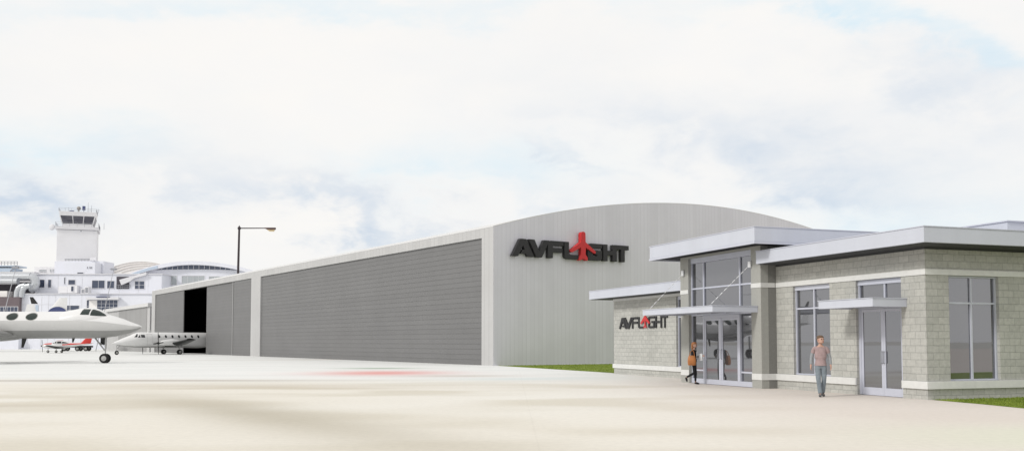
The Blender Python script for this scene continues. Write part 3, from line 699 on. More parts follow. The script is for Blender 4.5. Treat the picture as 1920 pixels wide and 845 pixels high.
# cockpit hump with its glazing
hump = Body(smooth_st([(-1.9, 3.05, .30, .10), (-2.45, 3.25, .52, .42), (-3.0, 3.36, .76, .66), (-3.55, 3.42, .92, .81), (-4.3, 3.40, .97, .85), (-5.2, 3.25, .98, .86), (-6.6, 3.0, .95, .88)]), 36)
hump.mesh().obj('cockpit_roof', M['jet'], jet, sharp=60)
for sd_ in (-1, 1):
    hump.patch(sd_, [(-2.52, 3.61), (-2.75, 3.80), (-3.1, 4.0), (-3.5, 4.13), (-3.60, 4.10), (-3.62, 3.66), (-3.0, 3.62)], .022).obj('windshield', M['greenglass'], jet)
    hump.patch(sd_, [(-3.72, 3.70), (-3.70, 4.14), (-4.28, 4.16), (-4.38, 3.72)], .022).obj('cockpit_window', M['greenglass'], jet)
    for k in range(6):
        B.patch(sd_, oval(-8.12-1.48*k, 3.56, .42, .275), .012).obj('cabin_window', M['greenglass'], jet)
        B.patch(sd_, oval(-8.12-1.48*k, 3.56, .47, .32), .006).obj('window_frame', M['hub'], jet)
# swept low wings with winglets
for sd_ in (1, -1):
    wg = wing([((-9.4, sd_*.55, 2.10), 4.0, .34, (0,0,1)), ((-10.3, sd_*3, 2.55), 2.7, .20, (0,0,1)), ((-12.0, sd_*7.4, 3.35), 1.5, .09, (0,0,1))]).obj('wing', M['jetgrey'], jet)
    wl = wing([((-11.6, sd_*7.45, 3.40), 1.35, .05, (0,1,0)), ((-12.15, sd_*7.75, 4.85), .62, .04, (0,1,0))]).obj('winglet', M['jet'], wg)
    wing([((-11.83, sd_*7.76, 4.87), .58, .035, (0,1,0)), ((-12.30, sd_*7.82, 5.45), .30, .03, (0,1,0))]).obj('winglet_tip', M['blackpaint'], wg)
    en = MB().lathe([(.30, 0), (.44, .25), (.50, .9), (.46, 2.0), (.30, 2.9)], (-12.2, sd_*1.55, 3.95), (-1,0,0), 24).obj('engine', M['jet'], jet)
    MB().box(-12.8, -14.4, sd_*.85, sd_*1.25, 3.78, 4.0).obj('pylon', M['jet'], en)
    MB().lathe([(.05, 0), (.29, .12), (.29, .16)], (-12.22, sd_*1.55, 3.95), (-1,0,0), 20).obj('fan', M['blackpaint'], en)
# root fairing
fr_ = Body(smooth_st([(-8.7, 2.15, .1, .06), (-9.5, 2.08, .8, .26), (-11, 2.02, 1.15, .36), (-13, 2.06, 1.1, .34), (-14.6, 2.3, .3, .1)]), 24)
fr_.mesh().obj('wing_fairing', M['jetgrey'], jet, sharp=60)
wing([((-14.6, 0, 3.9), 3.0, .16, (0,1,0)), ((-16.8, 0, 6.6), 1.8, .09, (0,1,0))]).obj('tail_fin', M['jet'], jet)
for sd_ in (1, -1): wing([((-16.6, sd_*.08, 6.55), 1.7, .10, (0,0,1)), ((-17.8, sd_*3.1, 6.62), .85, .05, (0,0,1))]).obj('tailplane', M['jet'], jet)
# blade aerials under the belly
for x, h, ch in ((-8.75, .80, .42), (-5.05, .40, .26)):
    wing([((x, -.1, 1.99), ch, .03, (0,1,0)), ((x-.28*h/.8, -.1, 1.99-h), ch*.42, .02, (0,1,0))]).obj('blade_aerial', M['blackpaint'], jet)
# nose gear
gx = -2.77
MB().tube((gx, 0, .40), (gx+.02, 0, 1.15), .045).tube((gx+.02, 0, 1.10), (gx+.04, 0, 2.15), .075).tube((gx, -.25, .36), (gx, .25, .36), .04).ball((gx+.01, 0, .62), .11).obj('nose_gear', M['strut'], jet)
MB().tube((gx-.05, -.06, .98), (gx-.98, -.10, 2.16), .035).tube((gx-.05, .06, .98), (gx-.98, .10, 2.16), .035).tube((gx-.02, 0, 1.3), (gx-.55, 0, 1.65), .02).obj('drag_brace', M['strut'], jet)
MB().box(gx-.47, gx-.12, .20, .23, 1.42, 2.25).obj('gear_door', M['blackpaint'], jet)
put_wheels(.37, .20, jet, [(gx, -.19, .37), (gx, .19, .37)])
for sd_ in (1, -1): MB().tube((-13.0, sd_*1.9, .45), (-13.0, sd_*1.8, 2.15), .09).obj('main_gear', M['strut'], jet)
put_wheels(.45, .24, jet, [(-13.0, sy, .45) for sy in (-2.1, -1.7, 1.7, 2.1)])

# ------------------------------------------------------------------ turboprop coming out of the hangar bay
tp = thing('turboprop_aeroplane', 'white twin turboprop with round cabin windows poking out of the open hangar bay', 'aeroplane', (-50.2, 122.0, 0), math.atan2(-.719, -.695))
T = Body(smooth_st([(0, 1.44, .04, .04), (-.5, 1.47, .30, .24), (-1.4, 1.58, .62, .52), (-2.3, 1.70, .82, .74), (-3.0, 1.82, .92, .93), (-3.5, 1.865, .96, .985), (-4.5, 1.87, .97, .99), (-9, 1.87, .97, .99), (-12.5, 1.87, .97, .99), (-15, 2.15, .6, .6), (-17.4, 2.5, .12, .12)]), 28)
T.mesh().obj('fuselage', M['jet'], tp, sharp=60)
T.strip(-.4, -12.4, -125, -55, .006, 40, 6).obj('belly', M['jetgrey'], tp)
for sd_ in (-1, 1):
    T.patch(sd_, [(-2.52, 2.22), (-2.86, 2.22), (-3.05, 2.62), (-2.98, 2.66)], .012).obj('windshield', M['darkglass'], tp)
    T.patch(sd_, [(-2.95, 2.18), (-3.25, 2.18), (-3.25, 2.50), (-3.18, 2.50)], .012).obj('cockpit_window', M['darkglass'], tp)
    T.patch(sd_, [(-3.36, 2.18), (-3.86, 2.18), (-3.86, 2.54), (-3.36, 2.54)], .012).obj('cockpit_window', M['darkglass'], tp)
    for k in range(7): T.patch(sd_, oval(-5.76-.905*k, 2.33, .15, .19, 16), .012).obj('cabin_window', M['darkglass'], tp)
    nc = Body(smooth_st([(-5.1, 1.46, .16, .16), (-5.5, 1.52, .34, .32), (-6.5, 1.56, .42, .42), (-7.6, 1.56, .38, .36), (-8.6, 1.58, .12, .10)]), 20)
    o = nc.mesh().obj('engine_nacelle', M['jet'], tp); o.location = (0, sd_*2.2, 0)
    pr = MB().lathe([(.02, .34), (.10, .28), (.16, .08), (.17, 0)], (-5.08, sd_*2.2, 1.46), (1,0,0), 14).obj('propeller', M['blackpaint'], tp)
    for k in range(4):
        an = R(90*k+4); dy, dz = math.cos(an), math.sin(an)
        MB().loft([[( -5.0+ox*tw, sd_*2.2+dy*rr+oy*dz, 1.46+dz*rr-oy*dy) for ox, oy in ((-wd*.3,-wd),(wd*.3,-wd*.9),(wd*.3,wd),(-wd*.3,wd*.9))] for rr, wd, tw in ((.12,.05,1.4),(.6,.085,1),(1.2,.075,.7),(1.44,.04,.5))]).obj('blade', M['blackpaint'], pr)
    wg = wing([((-6.6, sd_*.7, 1.10), 2.2, .30, (0,0,1)), ((-6.75, sd_*2.2, 1.32), 2.1, .30, (0,0,1)), ((-7.3, sd_*5.2, 1.92), 1.3, .16, (0,0,1))]).obj('wing', M['blackpaint'], tp)
    wing([((-6.70, sd_*2.62, 1.405), .55, .17, (0,0,1)), ((-7.26, sd_*5.22, 1.866), .32, .105, (0,0,1))]).obj('de_icing_boot', M['blackpaint'], wg)
    MB().tube((-7.9, sd_*2.2, .42), (-7.9, sd_*2.2, 1.35), .06).tube((-7.85, sd_*2.2, .75), (-7.2, sd_*2.2, 1.3), .03).obj('main_gear', M['strut'], tp)
put_wheels(.32, .18, tp, [(-7.9, s_*2.2+q, .32) for s_ in (-1, 1) for q in (-.14, .14)])
MB().tube((-.62, 0, .30), (-.62, 0, 1.35), .045).tube((-.62, 0, .7), (-1.05, 0, 1.2), .03).obj('nose_gear', M['strut'], tp); put_wheels(.27, .16, tp, [(-.62, 0, .27)])
dr = MB(); zs_ = [(2.62, 1.02)]
for x0, x1, z0, z1 in ((-4.15, -4.17, 1.25, 2.62), (-4.83, -4.85, 1.25, 2.62), (-4.17, -4.83, 1.25, 1.275), (-4.17, -4.83, 2.6, 2.62)):
    pts = [(x0, z0), (x1, z0), (x1, z1), (x0, z1)]
    q = []
    for i in range(9):
        z = z0+(z1-z0)*i/8
        for x in (x0, x1):
            zc, hw, hh = T.prof(x); k_ = max(-.97, min(.97, (z-zc)/hh)); q.append((x, hw*math.sqrt(1-k_*k_)+.008, z))
    dr.add(q, [(2*i, 2*i+1, 2*i+3, 2*i+2) for i in range(8)])
dr.obj('door_outline', M['strut'], tp)
wing([((-14.6, 0, 2.5), 2.4, .14, (0,1,0)), ((-16.2, 0, 5.0), 1.5, .08, (0,1,0))]).obj('tail_fin', M['jet'], tp)
for sd_ in (1, -1): wing([((-16.0, sd_*.06, 4.95), 1.3, .09, (0,0,1)), ((-16.4, sd_*2.4, 5.0), .7, .05, (0,0,1))]).obj('tailplane', M['jet'], tp)
wing([((-4.6, 0, 2.84), .4, .03, (0,1,0)), ((-4.8, 0, 3.15), .2, .02, (0,1,0))]).obj('blade_aerial', M['jet'], tp)

# ------------------------------------------------------------------ airliner whose fin shows behind the jet
al = thing('airliner', 'airliner behind the business jet, only its white fin with a navy blue base showing', 'aeroplane', (-74.0, 165.0, 0), R(180))
A = Body(smooth_st([(33, 3.9, .1, .1), (32, 3.95, .9, .9), (30, 4.1, 1.6, 1.6), (27, 4.2, 1.75, 1.75), (4, 4.2, 1.75, 1.75), (1.2, 4.5, 1.3, 1.3), (-1.2, 5.0, .5, .5), (-2.4, 5.2, .1, .1)]), 24)
A.mesh().obj('fuselage', M['jet'], al)
fin = wing([((5.6, 0, 5.85), 3.9, .22, (0,1,0)), ((3.0, 0, 9.1), 1.35, .10, (0,1,0))]).obj('tail_fin', M['jet'], al)
q = []
for i in range(25):
    x = 1.75+3.15*i/24; z = 6.15+1.42*math.sqrt(max(0, 1-((x-3.2)/1.75)**2))
    for zz in (5.9, max(5.92, min(z, 7.6))): q.append((x-.0, .24, zz))
MB().add(q, [(2*i, 2*i+1, 2*i+3, 2*i+2) for i in range(24)]).obj('fin_emblem', M['navy'], fin)
for sd_ in (1, -1):
    wing([((21.5, sd_*1.4, 3.3), 4.5, .4, (0,0,1)), ((17.0, sd_*11, 4.1), 1.4, .15, (0,0,1))]).obj('wing', M['jet'], al)
    wing([((3.2, sd_*.4, 5.1), 1.6, .14, (0,0,1)), ((1.8, sd_*4.2, 5.5), .7, .07, (0,0,1))]).obj('tailplane', M['jet'], al)
    MB().tube((18.2, sd_*2.2, .5), (18.2, sd_*2.0, 3.3), .14).obj('main_gear', M['strut'], al)
put_wheels(.5, .35, al, [(18.2, sy, .5) for sy in (-2.45, -1.95, 1.95, 2.45)] + [(30.2, .2, .4)])
MB().tube((30.2, 0, .4), (30.2, 0, 2.8), .1).obj('nose_gear', M['strut'], al)

# ------------------------------------------------------------------ red and white light aeroplane
rp = thing('light_aeroplane', 'small red and white single propeller aeroplane parked under the jet nose', 'aeroplane', (-69.2, 143.4, 0), R(186))
L = Body(smooth_st([(0, 1.02, .20, .20), (-.35, 1.04, .40, .34), (-1.3, 1.04, .48, .42), (-2.4, 1.03, .52, .44), (-3.6, 1.12, .42, .34), (-5.2, 1.25, .24, .20), (-6.9, 1.38, .06, .08)]), 24)
L.mesh().obj('fuselage', M['jet'], rp)
L.strip(-.1, -1.35, 32, 148, .008, 16, 6).obj('cowling_stripe', M['redpaint'], rp)
for sd_ in (0, 1): L.strip(-2.9, -6.7, 8+sd_*112, 60+sd_*112, .008, 20, 4).obj('side_stripe', M['redpaint'], rp)
cb_ = Body(smooth_st([(-1.25, 1.32, .30, .08), (-1.9, 1.40, .44, .38), (-2.6, 1.42, .46, .44), (-3.4, 1.38, .40, .34), (-4.1, 1.32, .22, .10)]), 22)
cb_.mesh().obj('canopy', M['jet'], rp)
cb_.strip(-1.9, -2.9, 65, 115, .012, 12, 5).obj('roof_stripe', M['redpaint'], rp)
for sd_ in (-1, 1):
    for pts in ([(-1.42, 1.42), (-1.95, 1.70), (-2.05, 1.70), (-2.05, 1.42)], [(-2.15, 1.42), (-2.15, 1.72), (-2.75, 1.72), (-2.75, 1.42)], [(-2.85, 1.42), (-2.85, 1.68), (-3.3, 1.60), (-3.75, 1.42)]):
        cb_.patch(sd_, pts, .014).obj('window', M['darkglass'], rp)
    wing([((-1.7, sd_*.35, .72), 1.5, .18, (0,0,1)), ((-1.9, sd_*4.4, 1.05), 1.1, .12, (0,0,1))]).obj('wing', M['trailer'] if sd_ == 1 else M['jet'], rp)
    wing([((-6.0, sd_*.05, 1.42), .9, .08, (0,0,1)), ((-6.2, sd_*1.5, 1.42), .65, .05, (0,0,1))]).obj('tailplane', M['redpaint'], rp)
    MB().tube((-2.3, sd_*1.15, .2), (-2.3, sd_*1.1, .8), .04).obj('main_gear', M['strut'], rp)
put_wheels(.2, .13, rp, [(-2.3, -1.15, .2), (-2.3, 1.15, .2), (-.75, 0, .2)])
MB().tube((-.75, 0, .2), (-.75, 0, .8), .035).obj('nose_gear', M['strut'], rp)
wing([((-5.3, 0, 1.40), 1.5, .10, (0,1,0)), ((-6.2, 0, 2.35), .8, .05, (0,1,0))]).obj('tail_fin', M['redpaint'], rp)
pr = MB().lathe([(.02, .30), (.10, .20), (.17, 0)], (.02, 0, 1.03), (1,0,0), 14).obj('propeller', M['blackpaint'], rp)
for s_ in (-1, 1): MB().loft([[(.08+ox, s_*rr*.18+oy, 1.03+s_*rr) for ox, oy in ((-.015,-wd),(.015,-wd),(.015,wd),(-.015,wd))] for rr, wd in ((.1,.05),(.5,.07),(.92,.04))]).obj('blade', M['blackpaint'], pr)
# dark trailer behind it
tr = thing('flatbed_trailer', 'low dark trailer on thick twin tyres behind the red light aeroplane', 'trailer', (-76.9, 172.0, 0), R(8))
MB().box(-2.6, 2.4, -1.0, 1.0, .62, .95).box(-2.6, -2.2, -1.0, 1.0, .953, 1.25).tube((-2.6, 0, .75), (-3.6, 0, .55), .07).obj('bed', M['trailer'], tr, bevel=.02)
put_wheels(.42, .34, tr, [(x, y, .42) for x in (-1.9, .3, 1.7) for y in (-.95, .95)])

# ------------------------------------------------------------------ terminal and tower in the distance: heights and widths surveyed by bearing at range Y
def px(u, Y): return (u-960)*Y/1820
def pz(v, Y): return EYE+(640-v)*Y/1820
def blk(mb, u0, u1, v0, v1, Y, depth, Yr=None):
    return mb.box(px(u0, Y), px(u1, Y), Y, Y+depth, pz(v1, Y), pz(v0, Y))
def far_window(root, u0, u1, v0, v1, Y, nu=1, nv=1, m=None):
    f = MB(); t = .10; x0, x1, z0, z1 = px(u0, Y), px(u1, Y), pz(v1, Y), pz(v0, Y)
    f.box(x0-t, x1+t, Y-.09, Y-.004, z1, z1+t).box(x0-t, x1+t, Y-.14, Y-.004, z0-t, z0).box(x0-t, x0, Y-.09, Y-.004, z0, z1).box(x1, x1+t, Y-.09, Y-.004, z0, z1)
    for i in range(1, nu): x = x0+(x1-x0)*i/nu; f.box(x-.03, x+.03, Y-.07, Y-.004, z0, z1)
    for j in range(1, nv): z = z0+(z1-z0)*j/nv; f.box(x0, x1, Y-.065, Y-.004, z-.03, z+.03)
    o = f.obj('window', M['tgrey'], root)
    MB().box(x0, x1, Y-.03, Y-.005, z0, z1).obj('pane', m or M['twin'], o)
    return o
# ---- control tower
Y = 236.0; k = Y/1820
ct = thing('control_tower', 'white airport control tower with a dark glazed cab above the terminal roofs', 'control tower', (px(143, Y), Y, 0))
def ring(cx, half, z, rot, n=4): return [(cx+half*math.cos(rot+math.pi/2*i), half*math.sin(rot+math.pi/2*i), z) for i in range(n)]
rot = R(-90-24+0)   # one corner towards the camera, left of centre
def sq(half, z, rot=rot): return [(half*math.cos(rot+math.pi/2*i), half*math.sin(rot+math.pi/2*i), z) for i in range(4)]
zz = lambda v: pz(v, Y)
MB().loft([sq(6.25, 0), sq(6.25, zz(434))], True, False).obj('shaft', M['tcream'], ct, bevel=.05)
MB().loft([sq(6.75, zz(433.5)), sq(6.75, zz(428.5))], True, False).obj('deck', M['tgrey'], ct)
MB().loft([sq(4.75, zz(428.4)), sq(4.75, zz(421.5))], True, False).obj('cab_base', M['tcream'], ct)
MB().loft([sq(4.75, zz(421.4)), sq(5.45, zz(407.5))], True, False).obj('cab_glazing', M['cab'], ct)
MB().loft([sq(5.55, zz(407.4)), sq(5.85, zz(399.5))], True, False).obj('cab_roof', M['tcream'], ct)
for i in range(4):
    a0, a1 = Vector(sq(4.80, zz(421.5))[i]), Vector(sq(4.80, zz(421.5))[(i+1) % 4]); b0, b1 = Vector(sq(5.50, zz(407.4))[i]), Vector(sq(5.50, zz(407.4))[(i+1) % 4])
    for t in (0, .36, .68): MB().tube(a0.lerp(a1, t), b0.lerp(b1, t), .09 if t else .14, None, 6).obj('mullion', M['tgrey'], ct)
rl = MB()
for half, z, h in ((5.85, zz(399.4), .75), (6.7, zz(428.4), 1.05)):
    c = [Vector(p) for p in sq(half, z)]
    for i in range(4):
        p0, p1 = c[i], c[(i+1) % 4]
        for t in (0, .17, .33, .5, .67, .83): q = p0.lerp(p1, t); rl.tube(q, q+Vector((0,0,h)), .03, None, 5)
        for hh in (.5, 1.): rl.tube(p0+Vector((0,0,h*hh)), p1+Vector((0,0,h*hh)), .025, None, 5)
rl.obj('railing', M['steel'], ct)
cx0 = px(143, Y)
MB().tube((px(146.5, Y)-cx0, -1, zz(399)), (px(146.5, Y)-cx0, -1, zz(394)), .16).ball((px(146.5, Y)-cx0, -1, zz(390.5)), .48).obj('radome', mat('radome', (.30,.28,.26), .6), ct)
MB().box(px(154.5, Y)-cx0, px(158.5, Y)-cx0, -1.4, -.8, zz(394), zz(386.5)).tube((px(156.5, Y)-cx0, -1.1, zz(399)), (px(156.5, Y)-cx0, -1.1, zz(394)), .08).obj('antenna_panel', M['navy'], ct)
MB().box(px(134, Y)-cx0, px(140.5, Y)-cx0, -2.4, -1.6, zz(399.3), zz(396)).obj('roof_unit', M['navy'], ct)
for u, v in ((168.5, 384), (162, 379), (181, 391), (125.5, 388)):
    MB().tube((px(u, Y)-cx0, -.4, zz(399)), (px(u, Y)-cx0, -.4, zz(v)), .06, .03, 5).obj('antenna', M['steel'], ct)
MB().tube((px(181, Y)-cx0-.5, -.4, zz(393.5)), (px(181, Y)-cx0+.5, -.4, zz(393.5)), .035, None, 5).obj('antenna', M['steel'], ct)
MB().ball((px(101.5, Y)-cx0, -2.2, zz(427)), .75, .3, .75).obj('dish', M['tgrey'], ct)
MB().tube((px(193, Y)-cx0, -.5, zz(430)), (px(193, Y)-cx0, -.5, zz(418)), .05, .03, 5).obj('antenna', M['steel'], ct)
MB().ball((px(165, Y)-cx0, -4.9, zz(436.5)), .18).obj('floodlight', M['steel'], ct)

# ---- terminal blocks
Yt = 220.0
tm = thing('terminal_building', 'white terminal building with strip windows and stepped roofs below the control tower', 'building', (0, 0, 0))
b_ = MB(); blk(b_, 64, 302, 514, 552, Yt, 22); b_.obj('upper_storey', M['twhite'], tm)
b_ = MB(); blk(b_, 36, 300, 551, 654, Yt-4, 30).obj('lower_storey', M['twhite'], tm)
b_ = MB(); blk(b_, 35.5, 300.5, 549.6, 550.9, Yt-4.3, 4.2).obj('parapet', M['tgrey'], tm)
b_ = MB(); blk(b_, 63, 303, 512.6, 513.9, Yt-.3, 23).obj('parapet', M['tgrey'], tm)
b_ = MB(); blk(b_, 100, 192, 489, 513, Yt+5, 6).obj('roof_room', M['twhite'], tm)
b_ = MB(); blk(b_, 118, 176, 491, 513, Yt+1.5, 3.4).obj('roof_room', M['twhite'], tm)
b_ = MB(); blk(b_, 62, 108, 500, 513, Yt+6, 5).obj('roof_room', M['tcream'], tm)
for u0, u1, v0, v1 in ((69.5, 82, 524, 538.5), (89, 94.5, 524, 538.5), (58, 62, 525, 539)): far_window(tm, u0, u1, v0, v1, Yt)
for u0, u1, v0, v1, nu in ((119, 120.6, 520, 532, 1), (127, 139.5, 524.5, 533, 2), (171.5, 195, 525.5, 540, 3), (200, 213, 526.5, 540, 2)): far_window(tm, u0, u1, v0, v1, Yt, max(1, nu-1))
for u0, u1, v0, v1, nu, nv in ((115, 148, 572.5, 590, 2, 2), (162.5, 166.5, 562.5, 585, 1, 2), (182, 220, 562.5, 582, 5, 3)): far_window(tm, u0, u1, v0, v1, Yt-4, nu, nv)
b_ = MB(); blk(b_, 167, 181, 562.5, 585, Yt-4.08, .07).obj('wall_panel', M['troof'], tm)
b_ = MB(); blk(b_, 160, 221, 557, 561, Yt-5.2, 1.15).obj('ledge', M['tgrey'], tm)
b_ = MB(); blk(b_, 179, 201, 555.2, 556.6, Yt-5.4, 1.3).obj('ledge', M['navy'], tm)
pj = MB()   # panel joints as thin ribs standing proud
for u in (52, 77, 90, 103, 129, 152): blk(pj, u, u+.5, 551.5, 653, Yt-4.04, .037)
for u in (107, 152, 222, 258, 276): blk(pj, u, u+.5, 515, 549, Yt-.04, .037)
for v in (570, 590, 606): blk(pj, 36.5, 114, v, v+.5, Yt-4.05, .04)
pj.obj('panel_joint', M['tgrey'], tm)
far_window(tm, 143.5, 154.5, 510.5, 513, Yt+1.5)
for u0, u1, v0, v1 in ((72, 84, 505.5, 508), (92, 94, 504.5, 509), (97, 99, 504.5, 509)): far_window(tm, u0, u1, v0, v1, Yt+6, 1, 1, M['tfrost'])
for u in (161, 165.5, 168.5): 
    b_ = MB(); blk(b_, u, u+1.6, 499.5, 503, Yt+1.4, .095).obj('vent', M['steel'], tm)
rl = MB(); 
for u in range(120, 180, 6): rl.tube((px(u, Yt+5), Yt+5.2, pz(489, Yt+5)), (px(u, Yt+5), Yt+5.2, pz(484.5, Yt+5)), .05, None, 5)
for v in (484.8, 486.8): rl.tube((px(118, Yt+5), Yt+5.2, pz(v, Yt+5)), (px(178, Yt+5), Yt+5.2, pz(v, Yt+5)), .06, None, 5)
rl.obj('railing', M['steel'], tm)
b_ = MB(); blk(b_, 166, 178, 482, 487.5, Yt+4.6, .4).obj('vent', M['tgrey'], tm)
# roof terrace: shade of its recess painted as a flat dark panel
b_ = MB(); blk(b_, 217, 241, 518, 541, Yt-.08, .07).obj('terrace_shade', M['tdark'], tm)
rl = MB()
for u in range(218, 245, 4): rl.tube((px(u, Yt), Yt-.25, pz(541, Yt)), (px(u, Yt), Yt-.25, pz(534, Yt)), .05, None, 5)
for v in (534.2, 537.5): rl.tube((px(217, Yt), Yt-.25, pz(v, Yt)), (px(244, Yt), Yt-.25, pz(v, Yt)), .06, None, 5)
rl.obj('railing', M['steel'], tm)
sl = MB(); Ys = Yt-.7
sl.prism([(px(222, Ys), pz(524, Ys)), (px(272, Ys), pz(510, Ys)), (px(272, Ys), pz(515, Ys)), (px(250, Ys), pz(521, Ys)), (px(242, Ys), pz(527, Ys)), (px(226, Ys), pz(534, Ys))], lambda u, v, d: (u, d, v), Ys, Ys+.55).obj('sloped_wall', M['tgrey'], tm)
far_window(tm, 252, 269.5, 527, 541, Yt, 2, 2)
b_ = MB(); blk(b_, 108, 125, 536, 549, Yt-1.2, 1.1).obj('roof_room', M['tcream'], tm)
b_ = MB(); blk(b_, 125.3, 143, 534.5, 549, Yt-1.3, 1.2).obj('roof_room', M['tcream'], tm)
far_window(tm, 132.5, 137, 536.5, 545.5, Yt-1.3)
# doorway on the lower wall
b_ = MB(); blk(b_, 66, 71, 571.5, 588, Yt-4.1, .09).obj('door', M['tblue'], tm)
# rooftop unit boxes
def unit(u0, u1, v0, v1, Y, label):
    r = thing('rooftop_unit', label, 'air conditioner', (px((u0+u1)/2, Y), Y, pz(v1, Y)), 0, 'air conditioners on the terminal roof')
    w_, h_ = (u1-u0)*Y/1820/2, (v1-v0)*Y/1820
    MB().box(-w_, w_, 0, 1.6, .006, h_).obj('cabinet', M['tcream'], r, bevel=.04)
    MB().box(-w_*.5, w_*.75, -.05, -.004, h_*.12, h_*.85).obj('grille', M['steel'], r)
unit(157, 164.5, 537, 549.6, Yt-2.6, 'taller white air conditioner cabinet with grille on the lower terminal roof')
unit(150.5, 156.3, 541, 549.6, Yt-2.7, 'shorter white air conditioner cabinet left of the taller one')
# ---- brown wing at the left edge with ducts
bw = thing('brown_building', 'dark brown terminal wing at the left edge under silver ducts', 'building', (0, 0, 0))
b_ = MB(); blk(b_, -60, 35.8, 556.5, 632, Yt-5, 24).obj('wall', M['tbrown'], bw)
b_ = MB(); blk(b_, -60, 35.8, 632.5, 655, Yt-5.4, 24).obj('plinth', M['twhite'], bw)
b_ = MB(); blk(b_, -60, 33, 529, 556, Yt-1, 18).obj('upper_wall', M['tdark'], bw)
b_ = MB(); blk(b_, -60, 12, 545, 556.2, Yt-3.8, 2.7).obj('roof_room', M['troof'], bw)
b_ = MB(); blk(b_, -60, 62, 509, 528.5, Yt+4, 14).obj('rear_wall', M['tcream'], bw)
far_window(bw, -20, 33, 575, 586, Yt-5, 8, 1)
def pp(u, v, Y): return (px(u, Y), Y, pz(v, Y))
D = MB(); Yd = Yt-2.2
D.path([pp(-40, 518, Yd), pp(56, 518.5, Yd)], .95, 12).path([pp(56, 518.5, Yd), pp(61, 520, Yd), pp(64.5, 525, Yd), pp(65, 532, Yd), pp(62, 538, Yd), pp(55, 541.5, Yd)], .95, 12)
for u, v in ((61, 520), (64.5, 525), (65, 532), (62, 538)): D.ball(pp(u, v, Yd), .95)
D.obj('duct', M['duct'], bw)
D = MB(); D.path([pp(-40, 526.5, Yd-1), pp(32, 527, Yd-1)], .75, 12).obj('duct', M['duct'], bw)
for du in (0, 9.5):
    D = MB(); pts = [pp(30+du, 557, Yd-2), pp(30.5+du, 548, Yd-2), pp(33+du, 540.5, Yd-2), pp(38+du, 536.5, Yd-2), pp(46+du, 535, Yd-2)]
    D.path(pts, .62, 12)
    for q in pts[1:-1]: D.ball(q, .62)
    D.obj('duct', M['duct'], bw)
rp_ = thing('roof_platform', 'grey steel equipment platform with railings on the far left roof', 'platform', (0, 0, 0))
b_ = MB(); Yp = Yt+5
blk(b_, -40, 28, 497, 499.5, Yp, 5); blk(b_, -40, 22, 502, 508.8, Yp+.2, 4.5); b_.obj('deck', M['tblue'], rp_)
rl = MB()
for u in range(-36, 31, 6): rl.tube(pp(u, 497, Yp), pp(u, 489.5, Yp), .06, None, 5)
for v in (489.7, 493): rl.tube(pp(-40, v, Yp), pp(30, v, Yp), .06, None, 5)
rl.tube(pp(28, 497, Yp), pp(17, 508, Yp), .12, None, 6); rl.obj('railing', M['steel'], rp_)
# ---- concourse with barrel roof
cc = thing('concourse_building', 'pale concourse with a cream barrel roof and a curved band of dark windows', 'building', (0, 0, 0))
Yc = 226.0
top = [(u, 490.3+((u-362)/118)**2*18.5 if u > 362 else 490.3+((362-u)/118)**2*24) for u in range(244, 490, 6)]
poly = [(px(u, Yc), pz(v, Yc)) for u, v in top] + [(px(490, Yc), pz(545, Yc)), (px(490, Yc), 0), (px(303, Yc), 0), (px(303, Yc), pz(516, Yc)), (px(244, Yc), pz(519, Yc))]
MB().prism(poly, lambda u, v, d: (u, d, v), Yc, Yc+1.2).obj('end_wall', M['twhite'], cc)
# fascia arch
fa = MB()
r0 = [(u, v) for u, v in top]
q = [(px(u, Yc), pz(v-.6, Yc)) for u, v in r0] + [(px(u, Yc), pz(v+6.4, Yc)) for u, v in reversed(r0)]
fa.prism(q, lambda u, v, d: (u, d, v), Yc-1.4, Yc-.004).obj('roof_fascia', M['twhite'], cc)
q = [(px(u, Yc), pz(v+1.2, Yc)) for u, v in r0 if u < 300] + [(px(u, Yc), pz(v+5.9, Yc)) for u, v in reversed(r0) if u < 300]
MB().prism(q, lambda u, v, d: (u, d, v), Yc-1.46, Yc-1.404).obj('blue_panel', M['tblue'], cc)
# clerestory glazing: thin sickle under the fascia
us = list(range(278, 472, 8)); lower = lambda u: 504.3+((u-362)/110)**2*3.0
q = [(px(u, Yc), pz(min(490.3+((u-362)/118)**2*(18.5 if u > 362 else 24)+6.6, lower(u)-.1), Yc)) for u in us] + [(px(u, Yc), pz(lower(u), Yc)) for u in reversed(us)]
cl = MB().prism(q, lambda u, v, d: (u, d, v), Yc-.12, Yc-.005).obj('clerestory', M['twin'], cc)
for u in range(292, 462, 10): MB().box(px(u-.35, Yc), px(u+.35, Yc), Yc-.22, Yc-.124, pz(lower(u), Yc), pz(490.3+((u-362)/118)**2*(18.5 if u > 362 else 24)+6.5, Yc)).obj('mullion', M['tgrey'], cl)
for u0, u1, v0, v1, nu in ((289.5, 330, 517, 533.5, 4), (340, 382, 517, 531, 4), (391, 432, 518, 531, 4)): far_window(cc, u0, u1, v0, v1, Yc, nu, 1, M['tfrost'])
# barrel roof behind, seen over the terminal, with ribs
Yb = 236.0
def arcv(u): return 490.2+((u-262)/72)**2*19
bt = [(u, arcv(u)) for u in range(184, 344, 5)]
q = [(px(u, Yb), pz(v, Yb)) for u, v in bt] + [(px(340, Yb), 4), (px(184, Yb), 4)]
MB().prism(q, lambda u, v, d: (u, d, v), Yb, Yb+26).obj('barrel_roof', M['troof'], cc)
rb = MB()
for j, (dv, u0, u1) in enumerate(((0, 186, 336), (3.6, 190, 320), (7.6, 200, 300), (11.6, 214, 280))):
    pts = [pp(u+j*4, arcv(u)+dv, Yb-.12) for u in range(u0, u1, 8)]
    rb.path(pts, .065, 5)
rb.obj('roof_rib', M['seamline'], cc)

